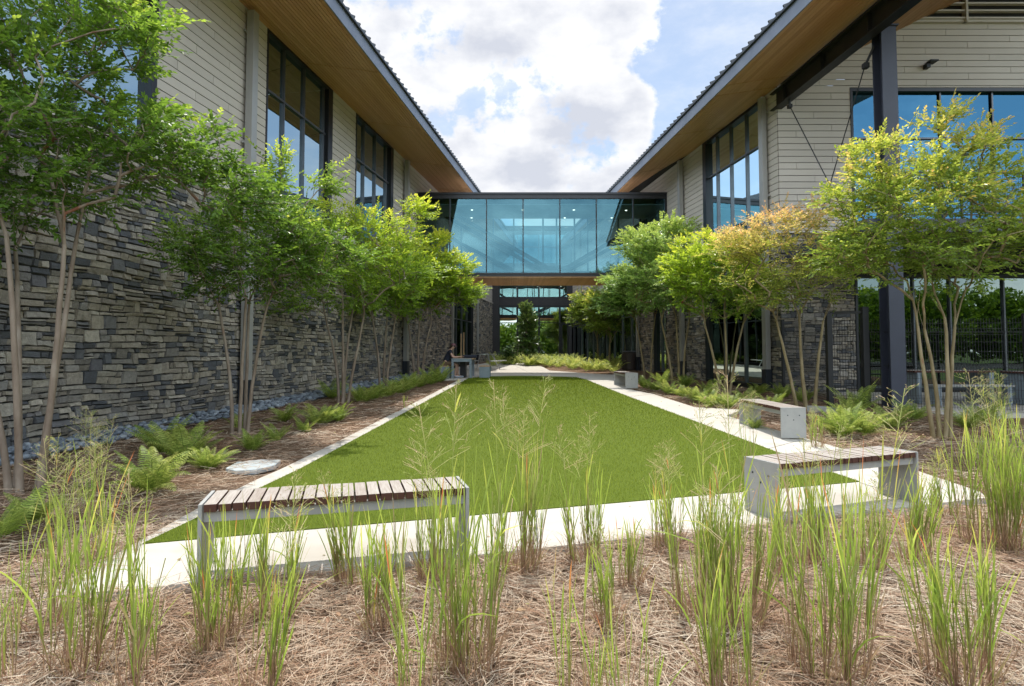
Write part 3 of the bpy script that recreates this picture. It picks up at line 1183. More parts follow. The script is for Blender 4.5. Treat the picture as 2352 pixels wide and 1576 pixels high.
def bridge():
    yb0, yb1 = 24.8, 27.8
    x0, x1 = CL + ML * yb0 + .03, CR + MR * yb0 - .03
    b = thing('footbridge', 'glazed footbridge with timber underside joining the two wings', 'bridge', (1.2, 26, 4.57))
    fr = MB()
    fr.box(x0, x1, yb0 - .06, yb0 + .18, 7.93, 8.19)
    fr.box(x0, x1, yb0 - .10, yb0 - .06, 8.10, 8.19)
    fr.box(x0, x1, yb0 - .06, yb0 + .18, 4.60, 4.76)
    fr.box(x0, x1, yb0 - .09, yb0 - .06, 4.68, 4.72)
    fr.box(x0, x0 + .09, yb0 - .06, yb0 + .18, 4.76, 7.93)
    fr.box(x1 - .09, x1, yb0 - .06, yb0 + .18, 4.76, 7.93)
    fr.box(x0 + .3, x1 - .3, yb1 - .18, yb1, 7.80, 8.15)
    fr.box(x0 + .3, x1 - .3, yb1 - .18, yb1, 4.60, 4.9)
    fr.box(x0 + .1, x1 - .1, yb0 + .18, yb1 - .18, 8.0, 8.1)
    f = fr.build('frame', M['frame'], b)
    mu = MB()
    for u in (1033.3, 1117.5, 1201.5, 1286, 1370, 1454):
        x = at_d(u, 540, yb0).x
        mu.box(x - .022, x + .022, yb0 - .05, yb0 + .12, 4.76, 7.93)
    mu.build('mullion', M['frame'], f)
    mu = MB()
    for u in (1060, 1133, 1180, 1247, 1278, 1319, 1349, 1419, 1470):
        x = at_d(u, 540, yb1).x
        mu.box(x - .035, x + .035, yb1 - .14, yb1 - .04, 4.9, 7.8)
    mu.build('rear_mullion', M['mullion'], f)
    g = MB()
    g.add([(x0 + .05, yb0, 4.74), (x1 - .05, yb0, 4.74), (x1 - .05, yb0, 7.95), (x0 + .05, yb0, 7.95)], [(0, 1, 2, 3)])
    g.build('glass', M['glass_teal'], b)
    g = MB()
    g.add([(x0 + .35, yb1 - .1, 4.74), (x1 - .35, yb1 - .1, 4.74), (x1 - .35, yb1 - .1, 7.95), (x0 + .35, yb1 - .1, 7.95)], [(0, 1, 2, 3)])
    g.build('rear_glass', M['glass_clear'], b)
    c = MB()
    c.box(x0 + .1, x1 - .1, yb0 + .2, yb1 - .2, 7.72, 7.76)
    c.build('ceiling', M['ceiling'], b)
    c = MB()
    c.box(x0 + .1, x1 - .1, yb0 + .2, yb1 - .2, 4.76, 4.86)
    c.build('floor', M['interior'], b)
    tr = MB()
    for off in (0.0, .33):
        tr.bar(at_d(1020, 478, 27.2) + Vector((0, off * .3, -off)), at_d(1262, 618, 27.2) + Vector((-off * 1.1, off * .3, -off * .2)), .16, .2, (0, 1, 0))
    tr.bar(at_d(1020, 540, 27.2), at_d(1180, 622, 27.2), .14, .14, (0, 1, 0))
    for off in (0.0, .3):
        tr.bar(at_d(1296, 618, 27.2) + Vector((off, off * .3, 0)), at_d(1536, 478, 27.2) + Vector((off, off * .3, -off)), .16, .2, (0, 1, 0))
    tr.bar((at_d(1235, 616, 27.2)), (at_d(1310, 616, 27.2)), .16, .16, (0, 1, 0))
    tr.build('truss', M['steel_paint'], b)
    for (u, v) in ((1084, 482), (1201, 482), (1318, 482), (1438, 483), (1083, 511), (1297, 511), (1405, 511)):
        a, bb = rayf(u, v)
        d = (7.72 - EYE) / bb
        d = min(max(d, yb0 + .5), yb1 - .4)
        m = MB()
        m.cyl(a * d, d, 7.700, 7.719, .045, 14)
        m.build('downlight', M['lamp'], b)
    sf = MB()
    n = 27
    k = 0
    x = x0 + .02
    while x < x1 - .05:
        sf.box(x + .003, x + .102, yb0 - .04, yb1, 4.56, 4.598)
        x += .105
    sf.build('soffit', M['soffit'], b)
    rf = MB()
    rf.box(x0, x1, yb0 + .18, yb1, 8.1, 8.17)
    rf.build('roof', M['white_paint'], b)
    return b


def entrance():
    y = 41.6
    xa, xb = CL + ML * y, CR + MR * y
    b = thing('office_building', 'glass entrance block with dark frames at the far end under the footbridge', 'building', (1.5, y, G(y)))
    F = Face((0, y, 0), (1, 0, 0), (0, -1, 0))
    g0 = G(y)
    w = MB()
    F.box(w, xa - .1, xa + .42, -.3, .25, g0 - .2, 7.6)
    F.box(w, xb - .3, xb + .1, -.3, .1, g0 - .2, 7.6)
    F.box(w, xa + .42, xb - .3, -.05, .05, 4.72, 5.22)
    F.box(w, xa + .42, xb - .3, -.05, .08, 7.3, 7.6)
    w.build('wall', M['brick_dark'], b)
    xm = [at_d(u, 740, y).x for u in (1188.5, 1238, 1286)]
    window(b, F, xa + .42, xb - .3, g0 + .05, 4.72, xm + [at_d(1318, 740, y).x], [3.48], 'glass_entry', .10, mw=.06, mm='frame')
    window(b, F, xa + .42, xb - .3, 5.22, 7.3, xm + [at_d(1330, 740, y).x], [], 'glass_entry', .10, mw=.06, mm='frame')
    window(b, F, xa - .5, xb + 1.5, 7.62, 9.95, [xm[0] - 1.4] + xm + [xm[2] + 1.5], [8.9], 'glass_teal', .1)
    d = MB()
    dx0, dx1 = xm[2] + .08, at_d(1318, 740, y).x - .06
    for x in (dx0, dx1 - .09):
        F.box(d, x, x + .09, -.02, .10, g0 + .03, 3.42)
    F.box(d, dx0 + .09, dx1 - .09, -.02, .10, 3.33, 3.42)
    F.box(d, dx0 + .09, dx1 - .09, -.02, .10, g0 + .03, g0 + .22)
    dr = d.build('door', M['frame'], b)
    h = MB()
    h.tube([(dx0 + .13, y - .16, g0 + .8), (dx0 + .13, y - .16, g0 + 1.5)], .015, 8)
    h.build('handle', M['galv'], dr)
    it = MB()
    F.box(it, xa - .5, xb + 2, -6.2, -6.0, g0, 10.2)
    F.box(it, xa - .5, xb + 2, -6, -.3, g0 - .1, g0)
    F.box(it, xa - .5, xa - .3, -6, -.3, g0, 10.2)
    F.box(it, xb + 1.8, xb + 2, -6, -.3, g0, 10.2)
    F.box(it, xa - .3, xb + 1.8, -6, -.3, 4.9, 5.1)
    it.build('interior', M['interior'], b)
    r = MB()
    F.box(r, xa - 1.5, xb + 3, -6.3, .5, 10.0, 10.3)
    r.build('roof', M['frame'], b)


M['glass_entry'] = m_glass('entrance_glass', (.5, .6, .57), .40, (.85, .95, .88), .12)
M['glass_clear'] = m_glass('clear_glass', (.80, .90, .90), .06)
LEFT = left_wing()
RIGHT = right_wing()
bridge()
entrance()


# ------------------------------------------------------------------ ground
def poly_sheet(name, pts, zo, mat, thick=.12, kind='structure', cuts=(7.0, 43.0)):
    bm = bmesh.new()
    vs = [bm.verts.new((x, y, 0)) for x, y in pts]
    bm.faces.new(vs)
    for c in cuts:
        bmesh.ops.bisect_plane(bm, geom=bm.verts[:] + bm.edges[:] + bm.faces[:], plane_co=(0, c, 0), plane_no=(0, 1, 0))
    bmesh.ops.recalc_face_normals(bm, faces=bm.faces[:])
    for f in bm.faces:
        if f.normal.z < 0:
            f.normal_flip()
    bmesh.ops.triangulate(bm, faces=bm.faces[:])
    for v in bm.verts:
        v.co.z = G(v.co.y) + zo
    if thick:
        r = bmesh.ops.extrude_face_region(bm, geom=bm.faces[:])
        for v in [g for g in r['geom'] if isinstance(g, bmesh.types.BMVert)]:
            v.co.z -= thick
        bmesh.ops.recalc_face_normals(bm, faces=bm.faces[:])
    me = bpy.data.meshes.new(name)
    bm.to_mesh(me)
    bm.free()
    o = link_mesh(name, me, mat)
    tag(o, kind=kind)
    return o


def offs(pts, ):
    return pts


lawn_fl, lawn_fr = gnd(327, 1256), gnd(1975, 1111)
lawn_bl, lawn_br = gnd(1076, 871), gnd(1347, 874)
arc = [gnd(u, v) for u, v in ((1325, 868.5), (1290, 866.5), (1240, 865), (1180, 864.5), (1120, 866))]
LAWN = [lawn_fl, lawn_fr, gnd(1779, 1040), gnd(1580, 964), gnd(1440, 911.7), lawn_br] + arc + [lawn_bl]
kerbL_o = [gnd(80, 1383), gnd(455, 1172), gnd(590, 1105), gnd(790, 1010), gnd(1000, 902), gnd(1060, 871)]
right_o = [gnd(2252, 1134), gnd(2113, 1087), gnd(1913, 1027), gnd(1862, 1013), gnd(1700, 966), gnd(1668, 957), gnd(1705, 943), gnd(1595, 937), gnd(1501, 907), gnd(1440, 894), gnd(1425, 862), gnd(1387, 861), gnd(1262, 852), gnd(1246, 843)]
front_o = [gnd(118, 1376), gnd(343, 1357), gnd(434, 1346), gnd(700, 1320), gnd(1083, 1282), gnd(1230, 1266), gnd(1494, 1237), gnd(1780, 1206), gnd(1963, 1184), gnd(2138, 1162), gnd(2266, 1148)]
PATH = front_o + right_o + [(1.0, 37.5), (-1.0, 37.5), gnd(1060, 842), gnd(1010, 858), gnd(1020, 872)] + kerbL_o[::-1][0:5] + [kerbL_o[0]]


def inpoly(x, y, P):
    """vectorised point in polygon"""
    x, y = np.asarray(x), np.asarray(y)
    c = np.zeros(x.shape, bool)
    n = len(P)
    for i in range(n):
        x1, y1 = P[i]
        x2, y2 = P[(i + 1) % n]
        if y1 == y2:
            continue
        k = ((y1 > y) != (y2 > y)) & (x < (x2 - x1) * (y - y1) / (y2 - y1) + x1)
        c ^= k
    return c


Gv = np.vectorize(G)


def ground():
    # one sheet to the horizon
    ys = [-900, -60, -14, 7, 20, 43, 100, 900]
    xs = [-900, -60, -20, 0, 20, 60, 900]
    V, Fs = [], []
    for y in ys:
        for x in xs:
            V.append((x, y, G(y) - .07))
    n = len(xs)
    for j in range(len(ys) - 1):
        for i in range(n - 1):
            Fs.append((j * n + i, j * n + i + 1, (j + 1) * n + i + 1, (j + 1) * n + i))
    mb = MB()
    mb.add(V, Fs)
    tag(mb.build('ground', M['outer']), kind='structure')
    # mulched bed, gently uneven
    x0, x1, y0, y1 = -9.5, 21, -2.5, 42.5
    nx, ny = 150, 220
    gx, gy = np.meshgrid(np.linspace(x0, x1, nx), np.concatenate([np.linspace(y0, 12, 140), np.linspace(12.2, y1, ny - 140)]))
    P = np.stack([gx.ravel(), gy.ravel()], 1)
    z = Gv(P[:, 1]) - .004
    nz = np.array([mnoise.noise(Vector((p[0] * .9, p[1] * .9, 3))) * .035 + mnoise.noise(Vector((p[0] * 3, p[1] * 3, 7))) * .012 for p in P])
    ins = inpoly(P[:, 0], P[:, 1], PATH)
    near = np.zeros(len(P), bool)
    for dx, dy in ((.35, 0), (-.35, 0), (0, .35), (0, -.35), (.25, .25), (-.25, -.25), (.25, -.25), (-.25, .25)):
        near |= inpoly(P[:, 0] + dx, P[:, 1] + dy, PATH)
    z = np.where(ins | near, z - .035, z + nz)
    V = np.stack([P[:, 0], P[:, 1], z], 1)
    idx = np.arange(nx * ny).reshape(ny, nx)
    q = np.stack([idx[:-1, :-1], idx[:-1, 1:], idx[1:, 1:], idx[1:, :-1]], -1).reshape(-1, 4)
    o = np_mesh('mulch_ground', V, q, np.full(len(q), 4), M['straw_floor'], smooth=True)
    tag(o, kind='structure')
    poly_sheet('path', PATH, .018, M['pave'])
    poly_sheet('lawn', LAWN, .026, M['turf'], .05)
    poly_sheet('parking_lot', [(-60, -60), (60, -60), (60, -16), (-60, -16)], -.05, M['asphalt'], 0)
    # concrete terrace under the porch
    poly_sheet('terrace', [(8.7, 11.6), (21, 11.6), (21, 16.75), (8.7, 16.75)], .02, M['pave'], .1)


ground()


# joints sawn in the path
def joints():
    mb = MB()

    def j(p, q):
        a, c = Vector((p[0], p[1], G(p[1]) + .0185)), Vector((q[0], q[1], G(q[1]) + .0185))
        mb.bar(a, c, .007, .004)
    j(gnd(1230, 1176), gnd(1236, 1265))
    j(gnd(1640, 1139), gnd(1715, 1212))
    j(gnd(1975, 1113), gnd(2130, 1161))
    j(gnd(1760, 1035), gnd(1850, 1011))
    j(gnd(1580, 965), gnd(1660, 955))
    j(gnd(1440, 913), gnd(1500, 907))
    j(gnd(1185, 842), gnd(1228, 863))
    j(gnd(1110, 866), gnd(1010, 866))
    return mb.build('path_joint', M['boot'])


tag(joints(), kind='structure')


# ------------------------------------------------------------------ many small things in numpy
def strips(P, D, L, W, curve, nseg, side=None, taper=True, tone=None, z_bend=None):
    """N curved strips. P base (N,3), D unit direction (N,3), L,W (N,), curve (N,3) bend vector added with t^2"""
    N = len(P)
    t = np.linspace(0, 1, nseg + 1)
    C = P[:, None, :] + D[:, None, :] * (L[:, None] * t)[:, :, None] + curve[:, None, :] * (t ** 2)[None, :, None]
    T = D[:, None, :] * L[:, None, None] + 2 * curve[:, None, :] * t[None, :, None]
    T /= np.linalg.norm(T, axis=2, keepdims=True) + 1e-9
    if side is None:
        side = np.cross(D, RNG.normal(size=(N, 3)))
    S = side[:, None, :] - T * np.sum(side[:, None, :] * T, axis=2, keepdims=True)
    S /= np.linalg.norm(S, axis=2, keepdims=True) + 1e-9
    if taper:
        w = W[:, None] * np.array([.55] + [1 - .25 * (x ** 2) for x in t[1:-1]] + [.06])[None, :]
    else:
        w = W[:, None] * np.ones(nseg + 1)[None, :]
    A = C - S * w[:, :, None] / 2
    B = C + S * w[:, :, None] / 2
    V = np.stack([A, B], axis=2).reshape(-1, 3)
    base = (np.arange(N) * (nseg + 1) * 2)[:, None]
    k = np.arange(nseg) * 2
    Q = np.stack([base + k, base + k + 1, base + k + 3, base + k + 2], -1).reshape(-1, 4)
    tn = None
    if tone is not None:
        tn = np.repeat(tone.reshape(N, nseg + 1), 2, axis=1).ravel() if tone.ndim == 2 else np.repeat(tone, (nseg + 1) * 2)
    return V, Q, tn


def pine_straw():
    def zone(n, xa, xb, ya, yb, L0, L1, W, test=None, seed=0, edge=.03):
        rg = np.random.default_rng(seed)
        # more needles near the eye
        u = rg.random(n)
        y = ya + (yb - ya) * u ** 1.25
        x = xa + (xb - xa) * rg.random(n)
        keep = ~inpoly(x, y, PATH)
        keep &= np.abs(x) < .95 * np.maximum(y, .5) + 1.2
        keep &= x > CL + ML * y + .45
        if test is not None:
            keep &= test(x, y)
        x, y = x[keep], y[keep]
        n = len(x)
        th = np.array([mnoise.noise(Vector((a * 2.2, b * 2.2, 11))) for a, b in zip(x, y)]) * 5 + rg.normal(0, .75, n)
        th += np.where(rg.random(n) < .3, rg.random(n) * 6.28, 0)
        L = rg.uniform(L0, L1, n)
        P = np.stack([x, y, Gv(y) + rg.random(n) ** 1.6 * .05 + .004], 1)
        P[:, 2] += np.array([mnoise.noise(Vector((a * .9, b * .9, 3))) for a, b in zip(x, y)]) * .035
        D = np.stack([np.cos(th), np.sin(th), rg.normal(0, .10, n)], 1)
        D /= np.linalg.norm(D, axis=1, keepdims=True)
        cv = np.stack([-D[:, 1], D[:, 0], np.full(n, -.12)], 1) * (rg.normal(0, .28, n) * L)[:, None]
        cv[:, 2] = -np.abs(cv[:, 2]) * .3
        sd = np.stack([-D[:, 1], D[:, 0], rg.normal(0, .6, n)], 1)
        V, Q, _ = strips(P, D, L, np.full(n, W) * rg.uniform(.7, 1.3, n), cv, 2, sd, taper=False)
        return V, Q
    Vs, Qs, b = [], [], 0
    for z in (zone(95000, -3.2, 4.6, 1.9, 5.2, .08, .19, .0021, seed=1),
              zone(60000, -6.5, 9.5, 3.4, 9.5, .10, .22, .0036, seed=2),
              zone(22000, -6.3, 9.0, 8.5, 18, .14, .26, .007, seed=3)):
        Vs.append(z[0])
        Qs.append(z[1] + b)
        b += len(z[0])
    V, Q = np.concatenate(Vs), np.concatenate(Qs)
    o = np_mesh('pine_straw', V, Q, np.full(len(Q), 4), M['needles'])
    tag(o, 'brown pine needles spread over the planting beds', 'mulch', kind='stuff')


def turf():
    rg = np.random.default_rng(5)
    Vs, Qs, Ts, b = [], [], [], 0
    for n, ya, yb in ((260000, 4.1, 23.0),):
        y = ya + (yb - ya) * rg.random(n) ** 1.9
        x = -3 + 7.2 * rg.random(n)
        k = inpoly(x, y, LAWN)
        x, y = x[k], y[k]
        n2 = len(x)
        P = np.stack([x, y, Gv(y) + .024], 1)
        th = rg.random(n2) * 6.28
        ti = rg.uniform(.15, .75, n2)
        D = np.stack([np.cos(th) * ti, np.sin(th) * ti, np.ones(n2)], 1)
        D /= np.linalg.norm(D, axis=1, keepdims=True)
        V, Q, T = strips(P, D, (.026 + .0009 * y) * rg.uniform(.6, 1.15, n2), .00072 * y, np.zeros((n2, 3)), 1, tone=rg.random(n2))
        Vs.append(V)
        Qs.append(Q + b)
        Ts.append(T)
        b += len(V)
    Q = np.concatenate(Qs)
    o = np_mesh('turf_blades', np.concatenate(Vs), Q, np.full(len(Q), 4), M['turf_blade'], tone=np.concatenate(Ts))
    tag(o, 'short dense blades of the artificial turf lawn', 'grass', kind='stuff')


def pebbles():
    rg = random.Random(3)
    mb = MB()
    bm = bmesh.new()
    bmesh.ops.create_icosphere(bm, subdivisions=1, radius=1)
    bv = [v.co.copy() for v in bm.verts]
    bf = [[v.index for v in f.verts] for f in bm.faces]
    bm.free()
    for i in range(2600):
        y = 5.5 + 20 * rg.random() ** 1.5
        n = .10 + .62 * rg.random()
        s = rg.uniform(.03, .06) * (1 if y < 12 else 1.3)
        p = LF.p(y, n, G(y) + rg.uniform(.03, .08) + (.04 if n < .4 else 0))
        R = Matrix.Rotation(rg.random() * 6.28, 3, 'Z') @ Matrix.Rotation(rg.uniform(-.4, .4), 3, 'X')
        sx, sy, sz = s * rg.uniform(1, 1.5), s, s * rg.uniform(.5, .75)
        mb.add([p + R @ Vector((v.x * sx, v.y * sy, v.z * sz)) for v in bv], bf)
    o = mb.build('river_pebbles', M['pebble'], smooth=True)
    tag(o, 'smooth blue grey river pebbles along the foot of the stone wall', 'pebbles', kind='stuff')


pine_straw()
turf()
pebbles()


# ------------------------------------------------------------------ trees
def leaf_mesh(P, D, Nn, L, W, tone, shape=6):
    """flat leaves folded on the midrib. P base, D direction, Nn normal, all (N,3)"""
    N = len(P)
    D = D / (np.linalg.norm(D, axis=1, keepdims=True) + 1e-9)
    S = np.cross(D, Nn)
    S /= np.linalg.norm(S, axis=1, keepdims=True) + 1e-9
    U = np.cross(S, D)
    L, W = L[:, None], W[:, None]
    if shape == 4:
        V = np.stack([P, P + D * L * .45 + S * W * .5 + U * W * .12, P + D * L, P + D * L * .45 - S * W * .5 + U * W * .12], 1).reshape(-1, 3)
        b = np.arange(N)[:, None] * 4
        loops = np.concatenate([b + np.array([[0, 1, 2]]), b + np.array([[0, 2, 3]])], 1).reshape(-1)
        return V, loops, np.full(2 * N, 3), np.repeat(tone, 4)
    V = np.stack([P, P + D * L * .28 + S * W * .42 + U * W * .12, P + D * L * .66 + S * W * .40 + U * W * .10, P + D * L - U * L * .08,
                  P + D * L * .66 - S * W * .40 + U * W * .10, P + D * L * .28 - S * W * .42 + U * W * .12], 1).reshape(-1, 3)
    b = np.arange(N)[:, None] * 6
    loops = np.concatenate([b + np.array([[0, 1, 2, 3]]), b + np.array([[0, 3, 4, 5]])], 1).reshape(-1)
    return V, loops, np.full(2 * N, 4), np.repeat(tone, 6)


def make_tree(name, label, group, base, stems, lobes, ntar, leaf, lmat, bark, seed, twigs=7, nleaf=13, lsize=.052, shape=6, tone0=.25, tw_len=.32, r_stem=.034, flat=.35, tone_h=.5):
    """stems: list of (base offset xy, fork point relative to base). lobes: (centre, radii, weight) relative to base"""
    rg = random.Random(seed)
    nr = np.random.default_rng(seed)
    bx, by = base
    z0 = G(by)
    t = thing(name, label, 'tree', (bx, by, z0), group)
    O = Vector((bx, by, z0))
    nodes, par, tips = [], [], []
    wood = MB()
    for (ox, oy), fk in stems:
        p0, p3 = Vector((ox, oy, -.08)), Vector(fk)
        bow = Vector((rg.uniform(-.05, .05), rg.uniform(-.05, .05), 0))
        pts = []
        for i in range(9):
            k = i / 8
            q = p0.lerp(p3, k) + Vector((p0.x - p3.x, p0.y - p3.y, 0)) * (-.0) + bow * math.sin(k * math.pi)
            # stems rise steeply first, then spread
            q.x = p0.x + (p3.x - p0.x) * (k ** 1.35) + bow.x * math.sin(k * 3.1) + rg.uniform(-.006, .006)
            q.y = p0.y + (p3.y - p0.y) * (k ** 1.35) + bow.y * math.sin(k * 3.1) + rg.uniform(-.006, .006)
            pts.append(q)
        rs = [r_stem * (1.15 if i == 0 else 1.0 - .055 * i) * rg.uniform(.96, 1.04) for i in range(9)]
        wood.tube([O + q for q in pts], rs, 9, False)
        nodes.append(pts[-1])
        par.append(-1)
        nodes.append(pts[-2])
        par.append(-1)
    # every stem runs on into two or three limbs before the fine branches start
    limbs = []
    for k, ((ox, oy), fk) in enumerate(stems):
        a = nodes[2 * k]
        d0 = (a - nodes[2 * k + 1]).normalized()
        for m in range(3 if len(stems) < 4 else 2):
            d1 = (d0 + Vector((rg.uniform(-.55, .55), rg.uniform(-.55, .55), rg.uniform(0, .3)))).normalized()
            limbs.append((k, a + d1 * rg.uniform(.55, .85)))
    # targets inside the lobes
    T = []
    tot = sum(w for _, _, w in lobes)
    for c, r, w in lobes:
        for _ in range(max(1, int(round(ntar * 1.3 * w / tot)))):
            while True:
                d = Vector((rg.gauss(0, 1), rg.gauss(0, 1), rg.gauss(0, 1)))
                if d.length > .01:
                    break
            d.normalize()
            rad = rg.random() ** .45
            T.append((Vector((c[0] + d.x * r[0] * rad, c[1] + d.y * r[1] * rad, c[2] + d.z * r[2] * rad)), rad * .5 + .5 * (d.z * .5 + .5)))
    T.sort(key=lambda q: min((q[0] - n).length for n in nodes[:len(stems) * 2:2]))
    paths = []
    tipinfo = []
    for k, e in limbs:
        prev, pl = 2 * k, [nodes[2 * k].copy()]
        for s_ in range(1, 5):
            q = nodes[2 * k].lerp(e, s_ / 4) + Vector((rg.uniform(-.02, .02), rg.uniform(-.02, .02), math.sin(s_ / 4 * 3.14) * .04))
            nodes.append(q)
            par.append(prev)
            prev = len(nodes) - 1
            pl.append(q)
        paths.append((2 * k, pl, prev))
    for tg, outer in T:
        best, bi = 1e9, 0
        for i, n in enumerate(nodes):
            d = (tg - n).length
            hd = math.hypot(tg.x - n.x, tg.y - n.y)
            pen = d + max(0.0, n.z - tg.z + .45 * hd) * 1.3
            if pen < best:
                best, bi = pen, i
        a = nodes[bi]
        L = (tg - a).length
        k = max(2, int(L / .28))
        prev = bi
        pl = [a.copy()]
        for s in range(1, k + 1):
            f = s / k
            q = a.lerp(tg, f)
            q += Vector((rg.uniform(-.03, .03), rg.uniform(-.03, .03), math.sin(f * 3.14) * .06 * L + rg.uniform(-.02, .02))) * (1 if s < k else 0)
            nodes.append(q)
            par.append(prev)
            prev = len(nodes) - 1
            pl.append(q)
        paths.append((bi, pl, prev))
        tipinfo.append((tg, (tg - pl[-2]).normalized() if (tg - pl[-2]).length > 0 else Vector((0, 0, 1)), outer, prev))
    cnt = [0] * len(nodes)
    for *_, i in tipinfo:
        while i != -1:
            cnt[i] += 1
            i = par[i]
    for bi, pl, last in paths:
        idxs = [last - (len(pl) - 2) + s for s in range(len(pl) - 1)]
        c0 = cnt[idxs[0]]
        rs = [min(r_stem * .52, max(.0029 * max(c0, 1) ** .5 + .0015, .0035))] + [min(r_stem * .52, max(.0029 * max(cnt[i], 1) ** .5 + .001, .003)) for i in idxs]
        wood.tube([O + q for q in pl], rs, 5, False)
    # twigs and leaves
    LP, LD, LN, LT, LL = [], [], [], [], []
    lcen = Vector((0, 0, 0))
    for c, r, w in lobes:
        lcen += Vector(c) * (w / tot)
    zmin = min(c[2] - r[2] for c, r, w in lobes)
    zmax = max(c[2] + r[2] for c, r, w in lobes)
    for tg, dr, outer, _ in tipinfo:
        out = (tg - lcen)
        out.z *= .5
        if out.length > 0:
            out.normalize()
        for k in range(twigs):
            d = out * .7 + dr * .4 + Vector((rg.gauss(0, .75), rg.gauss(0, .75), rg.gauss(.10, .38)))
            d.z *= (1 - flat * .5)
            d.normalize()
            st = tg + Vector((rg.gauss(0, .07), rg.gauss(0, .07), rg.gauss(0, .05)))
            ln = tw_len * rg.uniform(.55, 1.2)
            up = Vector((rg.gauss(0, .45), rg.gauss(0, .45), 1)).normalized()
            side = d.cross(up).normalized()
            up = side.cross(d)
            if k < 4:
                wood.tube([O + st, O + st + d * ln * .85], [.0028, .0012], 3, False)
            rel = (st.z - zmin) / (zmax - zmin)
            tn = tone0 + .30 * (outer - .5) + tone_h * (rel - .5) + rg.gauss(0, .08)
            n = max(3, int(nleaf * ln / tw_len))
            for j in range(n):
                f = (j + .6) / n
                sg = 1 if j % 2 else -1
                ld = d * (.55 + .5 * f) + side * sg * (.85 - .5 * f) + Vector((rg.gauss(0, .18), rg.gauss(0, .18), rg.gauss(-.05, .18)))
                LP.append(st + d * ln * f)
                LD.append(ld)
                LN.append(up + Vector((rg.gauss(0, .38), rg.gauss(0, .38), 0)))
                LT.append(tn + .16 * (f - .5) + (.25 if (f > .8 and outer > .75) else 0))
                LL.append(lsize * rg.uniform(.7, 1.15) * (1.05 - .25 * f))
    P = np.array([tuple(O + p) for p in LP])
    D = np.array([tuple(p) for p in LD])
    Nn = np.array([tuple(p) for p in LN])
    LL = np.array(LL) * 1.22
    V, lo, sz, tn = leaf_mesh(P, D, Nn, LL, LL * nr.uniform(.48, .62, len(LL)), np.clip(np.array(LT), 0, 1), shape)
    wood.build('trunk', M[bark], t, smooth=True)
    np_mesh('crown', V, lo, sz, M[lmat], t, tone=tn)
    return t


LT_ = 'crape myrtles in the left bed'
RT_ = 'crape myrtles in the right bed'


